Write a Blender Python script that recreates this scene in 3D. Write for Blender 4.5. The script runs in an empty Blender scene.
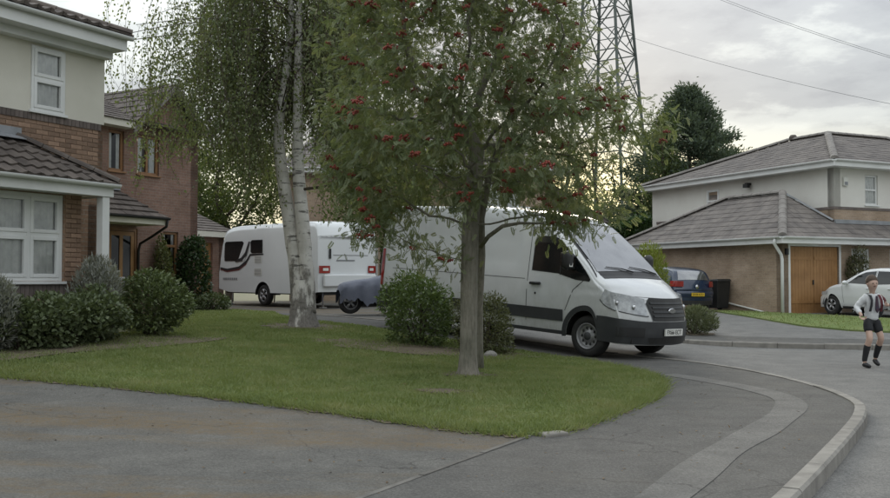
import bpy, bmesh, math, random
import numpy as np
from mathutils import Vector, Matrix
from mathutils.geometry import delaunay_2d_cdt
R = math.radians
random.seed(7); rng = np.random.default_rng(7)
scene = bpy.context.scene
COL = scene.collection

# ---------------------------------------------------------------- camera, sky, sun, exposure
cam_d = bpy.data.cameras.new('camera'); cam = bpy.data.objects.new('camera', cam_d); COL.objects.link(cam)
cam.location = (0, 0, 1.3); cam.rotation_euler = (R(90 + 1.87), 0, 0)
cam_d.sensor_width = 36; cam_d.lens = 36 * 950 / 890; cam_d.clip_end = 4000
scene.camera = cam
SUN_AZ, SUN_EL = R(6), R(12)          # low behind the houses, a little right of the view axis
world = bpy.data.worlds.new('World'); scene.world = world; world.use_nodes = True
wn = world.node_tree; wn.nodes.clear()
def wnode(t, **k):
    n = wn.nodes.new(t)
    for a, b in k.items(): setattr(n, a, b)
    return n
def wlink(a, b): wn.links.new(a, b)
def wmath(op, a, b=None):
    n = wnode('ShaderNodeMath', operation=op)
    for i, v in enumerate((a, b)):
        if v is None: continue
        if isinstance(v, (int, float)): n.inputs[i].default_value = v
        else: wlink(v, n.inputs[i])
    return n.outputs[0]
sky = wnode('ShaderNodeTexSky', sky_type='NISHITA', sun_disc=False, sun_elevation=SUN_EL, sun_rotation=SUN_AZ)
sky.air_density = 1.4; sky.dust_density = .8; sky.ozone_density = 1.0
tc = wnode('ShaderNodeTexCoord')
sep = wnode('ShaderNodeSeparateXYZ'); wlink(tc.outputs['Generated'], sep.inputs[0])
zz = wmath('MAXIMUM', sep.outputs['Z'], 0.0); den = wmath('ADD', zz, 0.16)
cmb = wnode('ShaderNodeCombineXYZ')
wlink(wmath('DIVIDE', sep.outputs['X'], den), cmb.inputs[0]); wlink(wmath('DIVIDE', sep.outputs['Y'], den), cmb.inputs[1])
def wnoise(scale, detail, off, rough=.55):
    mp = wnode('ShaderNodeMapping'); mp.inputs['Location'].default_value = off
    wlink(cmb.outputs[0], mp.inputs[0])
    n = wnode('ShaderNodeTexNoise'); n.inputs['Scale'].default_value = scale; n.inputs['Detail'].default_value = detail
    n.inputs['Roughness'].default_value = rough
    wlink(mp.outputs[0], n.inputs['Vector']); return n.outputs['Fac']
def wramp(fac, stops, interp='EASE'):
    r = wnode('ShaderNodeValToRGB'); r.color_ramp.interpolation = interp
    e = r.color_ramp.elements
    while len(e) > 1: e.remove(e[-1])
    e[0].position, e[0].color = stops[0][0], (*stops[0][1], 1)
    for p, c in stops[1:]:
        q = e.new(p); q.color = (*c, 1)
    wlink(fac, r.inputs[0]); return r.outputs[0]
def wmix(fac, a, b, blend='MIX'):
    n = wnode('ShaderNodeMix', data_type='RGBA', blend_type=blend)
    if isinstance(fac, (int, float)): n.inputs[0].default_value = fac
    else: wlink(fac, n.inputs[0])
    for s, v in ((6, a), (7, b)):
        if isinstance(v, tuple): n.inputs[s].default_value = (*v, 1)
        else: wlink(v, n.inputs[s])
    return n.outputs[2]
# thick cloud deck: broad grey masses over paler high cloud, brighter towards the zenith as overcast skies are
big = wnoise(.75, 4, (1.2, 3.4, 0), .5); fine = wnoise(2.3, 8, (9.0, 4.0, 2), .62)
cl = wmath('ADD', wmath('MULTIPLY', big, .68), wmath('MULTIPLY', fine, .32))
deck = wramp(cl, [(.43, (5.2, 5.45, 5.35)), (.475, (4.4, 4.65, 4.68)), (.52, (3.2, 3.4, 3.62)), (.59, (2.55, 2.72, 3.0))])
over = wmath('MULTIPLY', wmath('ADD', wmath('MULTIPLY', zz, 3.2), 1.0), .50)
# warm light where the low sun comes through the thin cloud near the horizon
sd = (math.sin(SUN_AZ), math.cos(SUN_AZ), 0)
dot = wnode('ShaderNodeVectorMath', operation='DOT_PRODUCT'); wlink(tc.outputs['Generated'], dot.inputs[0]); dot.inputs[1].default_value = sd
glow = wramp(dot.outputs['Value'], [(.89, (0, 0, 0)), (.965, (.22, .22, .22)), (.99, (.6, .6, .6)), (1.0, (1, 1, 1))])
low = wramp(zz, [(0.0, (1, 1, 1)), (.09, (.85, .85, .85)), (.16, (0, 0, 0))])
gfac = wmix(1.0, glow, low, 'MULTIPLY')
skycol = wmix(.955, sky.outputs[0], deck)
ov = wnode('ShaderNodeVectorMath', operation='SCALE'); wlink(skycol, ov.inputs[0]); wlink(over, ov.inputs['Scale'])
skycol = wmix(gfac, ov.outputs[0], (15, 12.6, 6.2))
bg = wnode('ShaderNodeBackground'); bg.inputs['Strength'].default_value = .10
wlink(skycol, bg.inputs['Color'])
wo = wnode('ShaderNodeOutputWorld'); wlink(bg.outputs[0], wo.inputs['Surface'])

sun_d = bpy.data.lights.new('sun', 'SUN'); sun_d.energy = 1.2; sun_d.angle = R(14); sun_d.color = (1, .9, .74)
sun = bpy.data.objects.new('sun', sun_d); COL.objects.link(sun); sun.location = (8, 40, 30)
sun.rotation_euler = Vector((math.sin(SUN_AZ) * math.cos(SUN_EL), math.cos(SUN_AZ) * math.cos(SUN_EL), math.sin(SUN_EL))).to_track_quat('Z', 'Y').to_euler()
vs = scene.view_settings; vs.view_transform = 'Standard'; vs.look = 'None'; vs.exposure = 1.13; vs.gamma = 1; vs.use_curve_mapping = False

# ---------------------------------------------------------------- materials
MATS = {}
def nt_new(name):
    m = bpy.data.materials.new(name); m.use_nodes = True
    nt = m.node_tree; b = nt.nodes['Principled BSDF']
    return m, nt, b
def tex_coord(nt, which='Object'):
    return nt.nodes.new('ShaderNodeTexCoord').outputs[which]
def noise(nt, vec, scale, detail=4, rough=.55):
    n = nt.nodes.new('ShaderNodeTexNoise'); n.inputs['Scale'].default_value = scale; n.inputs['Detail'].default_value = detail
    n.inputs['Roughness'].default_value = rough
    nt.links.new(vec, n.inputs['Vector']); return n.outputs['Fac']
def ramp(nt, fac, stops, interp='LINEAR'):
    r = nt.nodes.new('ShaderNodeValToRGB'); r.color_ramp.interpolation = interp
    e = r.color_ramp.elements
    while len(e) > 1: e.remove(e[-1])
    e[0].position, e[0].color = stops[0][0], (*stops[0][1], 1)
    for p, c in stops[1:]:
        q = e.new(p); q.color = (*c, 1)
    nt.links.new(fac, r.inputs[0]); return r.outputs[0]
def mixc(nt, fac, a, b, blend='MIX'):
    n = nt.nodes.new('ShaderNodeMix'); n.data_type = 'RGBA'; n.blend_type = blend
    for s, v in ((0, fac), (6, a), (7, b)):
        if isinstance(v, (int, float)): n.inputs[s].default_value = v
        elif isinstance(v, tuple): n.inputs[s].default_value = (*v, 1)
        else: nt.links.new(v, n.inputs[s])
    return n.outputs[2]
def add_bump(nt, b, h, strength, dist=.01):
    bp = nt.nodes.new('ShaderNodeBump'); bp.inputs['Strength'].default_value = strength; bp.inputs['Distance'].default_value = dist
    nt.links.new(h, bp.inputs['Height']); nt.links.new(bp.outputs[0], b.inputs['Normal'])
def mat(name, c1, c2=None, scale=4, rough=.7, metal=0, bump=0, bs=60, spec=.4, coat=0, ior=1.5, coords='Object', lo=.35, hi=.65, rand=0):
    if name in MATS: return MATS[name]
    m, nt, b = nt_new(name)
    b.inputs['Roughness'].default_value = rough; b.inputs['Metallic'].default_value = metal
    b.inputs['Specular IOR Level'].default_value = spec; b.inputs['IOR'].default_value = ior
    if coat: b.inputs['Coat Weight'].default_value = coat; b.inputs['Coat Roughness'].default_value = .08
    vec = tex_coord(nt, coords)
    if c2 is None: c2 = tuple(x * .85 for x in c1)
    col = ramp(nt, noise(nt, vec, scale, 5), [(lo, c1), (hi, c2)])
    if rand:
        oi = nt.nodes.new('ShaderNodeObjectInfo')
        rr = ramp(nt, oi.outputs['Random'], [(0, (1 - rand,) * 3), (1, (1 + rand,) * 3)])
        col = mixc(nt, 1.0, col, rr, 'MULTIPLY')
    nt.links.new(col, b.inputs['Base Color'])
    if bump: add_bump(nt, b, noise(nt, vec, bs, 3), bump)
    MATS[name] = m; return m
def mat_brick(name, c1, c2, mortar, bw=.225, bh=.075, stain=(.75, .73, .7)):
    m, nt, b = nt_new(name); b.inputs['Roughness'].default_value = .9; b.inputs['Specular IOR Level'].default_value = .2
    uv = tex_coord(nt, 'UV')
    br = nt.nodes.new('ShaderNodeTexBrick'); nt.links.new(uv, br.inputs['Vector'])
    br.inputs['Scale'].default_value = 1; br.inputs['Brick Width'].default_value = bw; br.inputs['Row Height'].default_value = bh
    br.inputs['Mortar Size'].default_value = .006; br.inputs['Mortar Smooth'].default_value = .3; br.inputs['Bias'].default_value = -.1
    br.inputs['Color1'].default_value = (*c1, 1); br.inputs['Color2'].default_value = (*c2, 1); br.inputs['Mortar'].default_value = (*mortar, 1)
    big = ramp(nt, noise(nt, uv, 1.1, 4), [(.35, stain), (.62, (1, 1, 1))])
    fine_ = ramp(nt, noise(nt, uv, 24, 3), [(.3, (.82, .8, .8)), (.7, (1.12, 1.1, 1.08))])
    c = mixc(nt, 1.0, mixc(nt, 1.0, br.outputs['Color'], big, 'MULTIPLY'), fine_, 'MULTIPLY')
    nt.links.new(c, b.inputs['Base Color'])
    add_bump(nt, b, br.outputs['Fac'], -.6, .008)
    MATS[name] = m; return m
def mat_leaf(name, cols, scale=6, trans=.35, rough=.5):
    """leaf: colour varies from leaf to leaf by clump noise, some light comes through"""
    m, nt, b = nt_new(name)
    vec = tex_coord(nt, 'Object')
    f = noise(nt, vec, scale, 6, .7)
    n = len(cols); st = [(.30 + .40 * i / max(1, n - 1), c) for i, c in enumerate(cols)]
    c = ramp(nt, f, st); nt.links.new(c, b.inputs['Base Color'])
    b.inputs['Roughness'].default_value = rough; b.inputs['Specular IOR Level'].default_value = .35
    tr = nt.nodes.new('ShaderNodeBsdfTranslucent')
    tcol = mixc(nt, 1.0, c, (1.25, 1.25, .7), 'MULTIPLY'); nt.links.new(tcol, tr.inputs['Color'])
    mx = nt.nodes.new('ShaderNodeMixShader'); mx.inputs[0].default_value = trans
    out = nt.nodes['Material Output']
    nt.links.new(b.outputs[0], mx.inputs[1]); nt.links.new(tr.outputs[0], mx.inputs[2]); nt.links.new(mx.outputs[0], out.inputs['Surface'])
    MATS[name] = m; return m
def mat_pane(name, tint=(.9, .93, .92), refl=1.0):
    m = bpy.data.materials.new(name); m.use_nodes = True; nt = m.node_tree; nt.nodes.clear()
    o = nt.nodes.new('ShaderNodeOutputMaterial'); t = nt.nodes.new('ShaderNodeBsdfTransparent'); g = nt.nodes.new('ShaderNodeBsdfGlossy')
    t.inputs[0].default_value = (*tint, 1); g.inputs['Roughness'].default_value = .02
    fr = nt.nodes.new('ShaderNodeFresnel'); fr.inputs['IOR'].default_value = 1.5
    mm = nt.nodes.new('ShaderNodeMath'); mm.operation = 'MULTIPLY_ADD'; mm.inputs[1].default_value = refl; mm.inputs[2].default_value = .02
    nt.links.new(fr.outputs[0], mm.inputs[0])
    mx = nt.nodes.new('ShaderNodeMixShader'); nt.links.new(mm.outputs[0], mx.inputs[0])
    nt.links.new(t.outputs[0], mx.inputs[1]); nt.links.new(g.outputs[0], mx.inputs[2]); nt.links.new(mx.outputs[0], o.inputs['Surface'])
    MATS[name] = m; return m

def mat_asphalt(name, base, dirt, dirt_amt, dlo=.5, dhi=.7, dscale=.5, fleck=1.0, stretch=(1, 1, 1)):
    m, nt, b = nt_new(name); b.inputs['Roughness'].default_value = .92; b.inputs['Specular IOR Level'].default_value = .25
    vec = tex_coord(nt, 'Object')
    vo = nt.nodes.new('ShaderNodeTexVoronoi'); vo.inputs['Scale'].default_value = 95; nt.links.new(vec, vo.inputs['Vector'])
    sepc = nt.nodes.new('ShaderNodeSeparateColor'); nt.links.new(vo.outputs['Color'], sepc.inputs[0])
    k = .28 * fleck
    fl = ramp(nt, sepc.outputs[0], [(0, (1 - k,) * 3), (.6, (1, 1, 1)), (1, (1 + 1.1 * k,) * 3)])
    mid = ramp(nt, noise(nt, vec, 2.3, 7, .65), [(.3, (.80, .80, .80)), (.7, (1.2, 1.19, 1.17))])
    fine_ = ramp(nt, noise(nt, vec, 38, 4, .7), [(.3, (.86, .86, .86)), (.7, (1.14, 1.14, 1.14))])
    c = mixc(nt, 1.0, base, fl, 'MULTIPLY'); c = mixc(nt, 1.0, c, mid, 'MULTIPLY'); c = mixc(nt, 1.0, c, fine_, 'MULTIPLY')
    mp = nt.nodes.new('ShaderNodeMapping'); mp.inputs['Scale'].default_value = stretch; nt.links.new(vec, mp.inputs[0])
    d = ramp(nt, noise(nt, mp.outputs[0], dscale, 7, .68), [(dlo, (0, 0, 0)), (dhi, (dirt_amt,) * 3)])
    dd = ramp(nt, noise(nt, vec, 14, 5, .75), [(.38, (.25, .25, .25)), (.62, (1, 1, 1))])
    d = mixc(nt, 1.0, d, dd, 'MULTIPLY')
    c = mixc(nt, d, c, dirt)
    # hairline cracks
    wv = nt.nodes.new('ShaderNodeVectorMath'); wv.operation = 'ADD'; sc_ = nt.nodes.new('ShaderNodeVectorMath'); sc_.operation = 'SCALE'; sc_.inputs['Scale'].default_value = .9
    nz = nt.nodes.new('ShaderNodeTexNoise'); nz.inputs['Scale'].default_value = 1.6; nz.inputs['Detail'].default_value = 6; nt.links.new(vec, nz.inputs['Vector'])
    nt.links.new(nz.outputs['Color'], sc_.inputs[0]); nt.links.new(vec, wv.inputs[0]); nt.links.new(sc_.outputs[0], wv.inputs[1])
    vc = nt.nodes.new('ShaderNodeTexVoronoi'); vc.feature = 'DISTANCE_TO_EDGE'; vc.inputs['Scale'].default_value = .42; nt.links.new(wv.outputs[0], vc.inputs['Vector'])
    ck = ramp(nt, vc.outputs['Distance'], [(0.0, (.55, .55, .55)), (.006, (1, 1, 1))])
    ckm = ramp(nt, noise(nt, vec, .7, 3), [(.48, (0, 0, 0)), (.56, (1, 1, 1))])
    c = mixc(nt, ckm, c, mixc(nt, 1.0, c, ck, 'MULTIPLY'))
    nt.links.new(c, b.inputs['Base Color'])
    add_bump(nt, b, vo.outputs['Distance'], .4, .005)
    MATS[name] = m; return m

def mat_bark():
    m, nt, b = nt_new('bark_grey'); b.inputs['Roughness'].default_value = .9
    vec = tex_coord(nt, 'Object'); mp = nt.nodes.new('ShaderNodeMapping'); mp.inputs['Scale'].default_value = (1, 1, .16); nt.links.new(vec, mp.inputs[0])
    f = noise(nt, mp.outputs[0], 34, 6, .65); g_ = noise(nt, vec, 3.2, 5, .6)
    c = ramp(nt, f, [(.34, (.125, .115, .098)), (.50, (.185, .172, .148)), (.68, (.225, .212, .185))])
    c = mixc(nt, 1.0, c, ramp(nt, g_, [(.35, (.72, .74, .68)), (.65, (1.15, 1.13, 1.1))]), 'MULTIPLY')
    nt.links.new(c, b.inputs['Base Color']); add_bump(nt, b, f, .5, .012); return m
def mat_van():
    m, nt, b = nt_new('van_paint'); b.inputs['Roughness'].default_value = .22; b.inputs['Coat Weight'].default_value = .7; b.inputs['Coat Roughness'].default_value = .06
    vec = tex_coord(nt, 'Object'); c = ramp(nt, noise(nt, vec, .8, 5), [(.35, (.60, .615, .625)), (.65, (.55, .565, .575))])
    sp = nt.nodes.new('ShaderNodeSeparateXYZ'); nt.links.new(vec, sp.inputs[0])
    mr = nt.nodes.new('ShaderNodeMapRange'); mr.inputs['From Min'].default_value = .3; mr.inputs['From Max'].default_value = 1.25; mr.inputs['To Min'].default_value = .62; mr.inputs['To Max'].default_value = .0; nt.links.new(sp.outputs['Z'], mr.inputs['Value'])
    mp = nt.nodes.new('ShaderNodeMapping'); mp.inputs['Scale'].default_value = (1, 1, .45); nt.links.new(vec, mp.inputs[0])
    d = mixc(nt, 1.0, mr.outputs[0], ramp(nt, noise(nt, mp.outputs[0], 5, 7, .7), [(.36, (.1, .1, .1)), (.66, (1, 1, 1))]), 'MULTIPLY')
    nt.links.new(mixc(nt, d, c, (.24, .22, .19)), b.inputs['Base Color']); return m
white_upvc = mat('white_upvc', (.72, .73, .73), (.62, .63, .62), 1.3, .38)
render_cream = mat('cream_render', (.66, .64, .57), (.57, .55, .48), .8, .9, bump=.25, bs=90)
render_white = mat('white_render', (.70, .69, .65), (.62, .60, .56), .7, .9, bump=.2, bs=90)
brick_buff = mat_brick('buff_brick', (.33, .22, .155), (.25, .165, .12), (.30, .27, .23))
brick_red = mat_brick('red_brick', (.275, .175, .14), (.215, .14, .115), (.27, .235, .205))
brick_tan = mat_brick('tan_brick', (.43, .335, .255), (.35, .27, .205), (.40, .355, .30))
tile_dark = mat('dark_roof_tile', (.075, .062, .056), (.125, .105, .092), 3.5, .85, bump=.4, bs=45, rand=.18)
tile_grey = mat('grey_roof_tile', (.115, .103, .098), (.185, .165, .152), 2.2, .88, bump=.4, bs=40)
tile_brown = mat('brown_roof_tile', (.085, .072, .066), (.14, .12, .108), 2.2, .88, bump=.4, bs=40)
hip_mat = mat('hip_tile', (.24, .225, .21), (.17, .155, .145), 3, .9, bump=.3, bs=40)
lead_mat = mat('lead_flashing', (.27, .28, .30), (.2, .21, .22), 3, .55)
wood_brown = mat('stained_wood', (.27, .14, .062), (.19, .095, .04), 3, .45)
wood_door = mat('golden_oak_door', (.34, .185, .075), (.26, .135, .052), 2.2, .5)
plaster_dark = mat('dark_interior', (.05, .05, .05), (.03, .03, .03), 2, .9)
curtain_mat = mat('net_curtain', (.80, .81, .80), (.66, .67, .67), 9, .9)
pane_mat = mat_pane('window_glass', (.97, .98, .98))
black_plastic = mat('black_plastic', (.018, .018, .019), (.028, .028, .028), 3, .5)
grey_plastic = mat('dark_grey_plastic', (.032, .034, .037), (.046, .048, .05), 3, .55)
rubber = mat('tyre_rubber', (.016, .016, .016), (.03, .029, .028), 7, .85)
alloy = mat('wheel_alloy', (.42, .42, .43), (.3, .3, .31), 4, .35, metal=.8)
steel_wheel = mat('steel_wheel', (.33, .33, .34), (.23, .23, .235), 5, .45, metal=.5)
van_white = mat_van()
caravan_white = mat('caravan_white', (.68, .70, .71), (.60, .62, .63), .6, .35, coat=.3)
dark_glass = mat('dark_glass', (.008, .01, .011), (.012, .014, .015), 2, .06, spec=.6)
screen_glass = mat('windscreen_glass', (.03, .033, .035), (.12, .125, .125), 2.4, .05, spec=1.0, ior=1.9, coat=1.0)
lens_clear = mat('lamp_lens', (.46, .48, .5), (.30, .31, .33), 14, .12, coat=1)
lens_red = mat('red_lens', (.30, .018, .014), (.20, .012, .01), 8, .2, coat=.8)
chrome = mat('chrome', (.62, .63, .64), (.5, .5, .51), 4, .15, metal=1)
plate_white = mat('plate_white', (.66, .66, .62), (.6, .6, .57), 3, .4)
plate_yellow = mat('plate_yellow', (.68, .45, .03), (.6, .4, .03), 3, .4)
ink_black = mat('ink_black', (.015, .015, .015), None, 3, .5)
seam_mat = mat('panel_gap', (.07, .072, .075), (.055, .056, .058), 3, .6)
concrete = mat('kerb_concrete', (.245, .232, .21), (.17, .16, .145), 5, .92, bump=.4, bs=70, rand=.10)
stone_grey = mat('stone', (.26, .25, .23), (.2, .19, .175), 6, .9, bump=.4, bs=30)
soil = mat('bare_soil', (.15, .122, .085), (.10, .082, .058), 7, .95, bump=.8, bs=50)
galv = mat('pylon_steel', (.12, .14, .13), (.095, .11, .105), .6, .6, metal=.2)
wire_mat = mat('wire_dark', (.10, .105, .11), None, 1, .6)
wood_bark = mat_bark()
twig_mat = mat('twig_bark', (.085, .068, .05), (.055, .045, .034), 9, .9)

def mat_birch():
    m, nt, b = nt_new('birch_bark'); b.inputs['Roughness'].default_value = .8
    vec = tex_coord(nt, 'Object')
    mp = nt.nodes.new('ShaderNodeMapping'); mp.inputs['Scale'].default_value = (2.2, 2.2, 9.5); nt.links.new(vec, mp.inputs[0])
    c = ramp(nt, noise(nt, vec, 3, 5), [(.35, (.60, .58, .55)), (.65, (.44, .42, .39))])
    lent = ramp(nt, noise(nt, mp.outputs[0], 1.35, 6, .62), [(.565, (0, 0, 0)), (.64, (.85, .85, .85))])
    c = mixc(nt, lent, c, (.055, .05, .045))
    # cracked dark bark on the foot of the tree
    sp = nt.nodes.new('ShaderNodeSeparateXYZ'); nt.links.new(vec, sp.inputs[0])
    hgt = nt.nodes.new('ShaderNodeMapRange'); hgt.inputs['From Min'].default_value = .1; hgt.inputs['From Max'].default_value = 2.3
    hgt.inputs['To Min'].default_value = .16; hgt.inputs['To Max'].default_value = -.17; nt.links.new(sp.outputs['Z'], hgt.inputs['Value'])
    mp2 = nt.nodes.new('ShaderNodeMapping'); mp2.inputs['Scale'].default_value = (6, 6, 2.6); nt.links.new(vec, mp2.inputs[0])
    fx = nt.nodes.new('ShaderNodeMath'); fx.operation = 'ADD'
    nt.links.new(noise(nt, mp2.outputs[0], 1.2, 6, .6), fx.inputs[0]); nt.links.new(hgt.outputs[0], fx.inputs[1])
    foot = ramp(nt, fx.outputs[0], [(.50, (0, 0, 0)), (.62, (.85, .85, .85))])
    dk = ramp(nt, noise(nt, mp2.outputs[0], 5, 4), [(.35, (.06, .052, .045)), (.65, (.15, .135, .118))])
    c = mixc(nt, foot, c, dk)
    nt.links.new(c, b.inputs['Base Color']); add_bump(nt, b, fx.outputs[0], .8, .05)
    return m
birch_bark = mat_birch()

# ---------------------------------------------------------------- mesh helpers
class MB:
    def __init__(s): s.v = []; s.f = []; s.sm = []
    def add(s, vs, fs):
        o = len(s.v); s.v += [tuple(p) for p in vs]; s.f += [tuple(i + o for i in f) for f in fs]; return s
    def box(s, x0, x1, y0, y1, z0, z1):
        return s.add([(x0, y0, z0), (x1, y0, z0), (x1, y1, z0), (x0, y1, z0), (x0, y0, z1), (x1, y0, z1), (x1, y1, z1), (x0, y1, z1)],
                     [(0, 3, 2, 1), (4, 5, 6, 7), (0, 1, 5, 4), (1, 2, 6, 5), (2, 3, 7, 6), (3, 0, 4, 7)])
    def poly(s, pts): return s.add(pts, [tuple(range(len(pts)))])
    def prism(s, pts, d):
        """extrude a planar outline by the vector d"""
        n = len(pts); d = Vector(d); a = [Vector(p) for p in pts]; b = [p + d for p in a]
        return s.add(a + b, [tuple(range(n - 1, -1, -1)), tuple(range(n, 2 * n))] + [(i, (i + 1) % n, n + (i + 1) % n, n + i) for i in range(n)])
    def tube(s, pts, rads, n=8, cap=True, ref=None):
        pts = [Vector(p) for p in pts]
        if isinstance(rads, (int, float)): rads = [rads] * len(pts)
        rows = []; prev = None
        for i, p in enumerate(pts):
            t = (pts[min(i + 1, len(pts) - 1)] - pts[max(i - 1, 0)])
            t = t.normalized() if t.length > 1e-9 else Vector((0, 0, 1))
            if prev is None:
                u = Vector((1, 0, 0)) if abs(t.x) < .8 else Vector((0, 1, 0))
            else: u = prev
            u = (u - t * u.dot(t)).normalized(); prev = u; w = t.cross(u)
            rows.append([p + (u * math.cos(2 * math.pi * k / n) + w * math.sin(2 * math.pi * k / n)) * rads[i] for k in range(n)])
        o = len(s.v)
        for r in rows: s.v += [tuple(q) for q in r]
        for i in range(len(rows) - 1):
            for k in range(n):
                s.f.append((o + i * n + k, o + i * n + (k + 1) % n, o + (i + 1) * n + (k + 1) % n, o + (i + 1) * n + k))
        if cap:
            s.f.append(tuple(o + k for k in range(n - 1, -1, -1))); e = o + (len(rows) - 1) * n
            s.f.append(tuple(e + k for k in range(n)))
        return s
    def bar(s, a, b, r, n=6): return s.tube([a, b], r, n)
    def grid(s, P, close=False):
        m = len(P[0]); o = len(s.v)
        for r in P: s.v += [tuple(q) for q in r]
        for i in range(len(P) - 1):
            for k in range(m if close else m - 1):
                s.f.append((o + i * m + k, o + i * m + (k + 1) % m, o + (i + 1) * m + (k + 1) % m, o + (i + 1) * m + k))
        return s
    def lathe(s, prof, c, axis='y', n=24):
        """prof: (radius, along) pairs round an axis through c"""
        P = []
        for r, a in prof:
            row = []
            for k in range(n):
                co, si = math.cos(2 * math.pi * k / n) * r, math.sin(2 * math.pi * k / n) * r
                row.append({'y': (c[0] + co, c[1] + a, c[2] + si), 'z': (c[0] + co, c[1] + si, c[2] + a), 'x': (c[0] + a, c[1] + co, c[2] + si)}[axis])
            P.append(row)
        return s.grid(P, True)
    def ell(s, c, r, n=10, m=7):
        P = []
        for i in range(m + 1):
            th = math.pi * i / m
            P.append([(c[0] + r[0] * math.sin(th) * math.cos(2 * math.pi * k / n), c[1] + r[1] * math.sin(th) * math.sin(2 * math.pi * k / n), c[2] + r[2] * math.cos(th)) for k in range(n)])
        return s.grid(P, True)
    def mesh(s, name, smooth=False, uv=True):
        me = bpy.data.meshes.new(name); me.from_pydata(s.v, [], s.f); me.validate(); me.update()
        if uv and len(me.loops):
            co = np.empty(len(me.vertices) * 3); me.vertices.foreach_get('co', co); co = co.reshape(-1, 3)
            li = np.empty(len(me.loops), dtype=np.int32); me.loops.foreach_get('vertex_index', li)
            nr = np.empty(len(me.polygons) * 3); me.polygons.foreach_get('normal', nr); nr = np.abs(nr.reshape(-1, 3))
            lt = np.empty(len(me.polygons), dtype=np.int32); me.polygons.foreach_get('loop_total', lt)
            ln = np.repeat(nr, lt, axis=0); p = co[li]
            u = np.where(ln[:, 2] > .8, p[:, 0], np.where(ln[:, 0] > ln[:, 1], p[:, 1], p[:, 0]))
            v = np.where(ln[:, 2] > .8, p[:, 1], p[:, 2])
            me.uv_layers.new(name='UVMap').data.foreach_set('uv', np.stack([u, v], 1).ravel())
        if smooth: me.polygons.foreach_set('use_smooth', [True] * len(me.polygons))
        return me
    def build(s, name, m, parent=None, smooth=False, bevel=0, fix=True, kind=None, loc=None, sub=0):
        me = s.mesh(name, smooth)
        if fix:
            bm = bmesh.new(); bm.from_mesh(me); bmesh.ops.recalc_face_normals(bm, faces=bm.faces); bm.to_mesh(me); bm.free()
        o = link(name, me, m, parent)
        if loc: o.location = loc
        if kind: o['kind'] = kind
        if bevel:
            b = o.modifiers.new('bevel', 'BEVEL'); b.width = bevel; b.segments = 2; b.limit_method = 'ANGLE'; b.angle_limit = R(40)
        if sub:
            q = o.modifiers.new('sub', 'SUBSURF'); q.levels = q.render_levels = sub
        return o
def link(name, me, m, parent=None):
    if m and not me.materials: me.materials.append(m)
    o = bpy.data.objects.new(name, me); COL.objects.link(o); o.parent = parent; return o
def tag(o, label, cat, group=None, kind=None):
    if label: o['label'] = label
    if cat: o['category'] = cat
    if group: o['group'] = group
    if kind: o['kind'] = kind
    return o
def thing(name, label, cat, loc=(0, 0, 0), rz=0, group=None):
    o = bpy.data.objects.new(name, None); COL.objects.link(o); o.location = loc; o.rotation_euler = (0, 0, rz)
    o.empty_display_size = .2
    return tag(o, label, cat, group)
def np_mesh(name, V, F, m, parent=None, kind=None, smooth=False):
    """fast mesh from numpy arrays: V (n,3), F (k,3) or (k,4)"""
    me = bpy.data.meshes.new(name); k, w = F.shape
    me.vertices.add(len(V)); me.vertices.foreach_set('co', V.astype(np.float32).ravel())
    me.loops.add(k * w); me.loops.foreach_set('vertex_index', F.astype(np.int32).ravel())
    me.polygons.add(k); me.polygons.foreach_set('loop_start', np.arange(0, k * w, w, dtype=np.int32))
    me.polygons.foreach_set('loop_total', np.full(k, w, dtype=np.int32))
    if smooth: me.polygons.foreach_set('use_smooth', np.ones(k, dtype=bool))
    me.update(calc_edges=True)
    o = link(name, me, m, parent)
    if kind: o['kind'] = kind
    return o
def frames(dirs, roll=None):
    """rotation matrices whose x axis follows dirs"""
    d = dirs / (np.linalg.norm(dirs, axis=1, keepdims=True) + 1e-9)
    up = np.tile(np.array([0, 0, 1.0]), (len(d), 1)); up[np.abs(d[:, 2]) > .95] = (1, 0, 0)
    y = np.cross(up, d); y /= np.linalg.norm(y, axis=1, keepdims=True) + 1e-9; z = np.cross(d, y)
    if roll is not None:
        c, s_ = np.cos(roll)[:, None], np.sin(roll)[:, None]; y, z = y * c + z * s_, z * c - y * s_
    return np.stack([d, y, z], axis=2)
def scatter(name, tv, tf, pos, dirs, scale, m, parent=None, roll=None, kind='stuff'):
    tv = np.asarray(tv, float); tf = np.asarray(tf)
    M = frames(dirs, roll)
    V = np.einsum('nij,kj->nki', M, tv) * np.asarray(scale)[:, None, None] + pos[:, None, :]
    F = (tf[None] + (np.arange(len(pos)) * len(tv))[:, None, None])
    return np_mesh(name, V.reshape(-1, 3), F.reshape(-1, tf.shape[1]), m, parent, kind)
def rdirs(n, up=0.0, spread=1.0):
    d = rng.normal(size=(n, 3)) * spread; d[:, 2] += up; return d / (np.linalg.norm(d, axis=1, keepdims=True) + 1e-9)
LEAF_V = [(0, 0, 0), (.45, .24, .06), (1, 0, -.06), (.45, -.24, .06)]; LEAF_F = [(0, 1, 2, 3)]
def text_mesh(body, size, name='text'):
    cu = bpy.data.curves.new(name, 'FONT'); cu.body = body; cu.size = size; cu.align_x = 'CENTER'; cu.align_y = 'CENTER'; cu.extrude = .001
    o = bpy.data.objects.new(name, cu); COL.objects.link(o)
    bpy.context.view_layer.update()
    me = bpy.data.meshes.new_from_object(o.evaluated_get(bpy.context.evaluated_depsgraph_get()))
    bpy.data.objects.remove(o); return me
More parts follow.
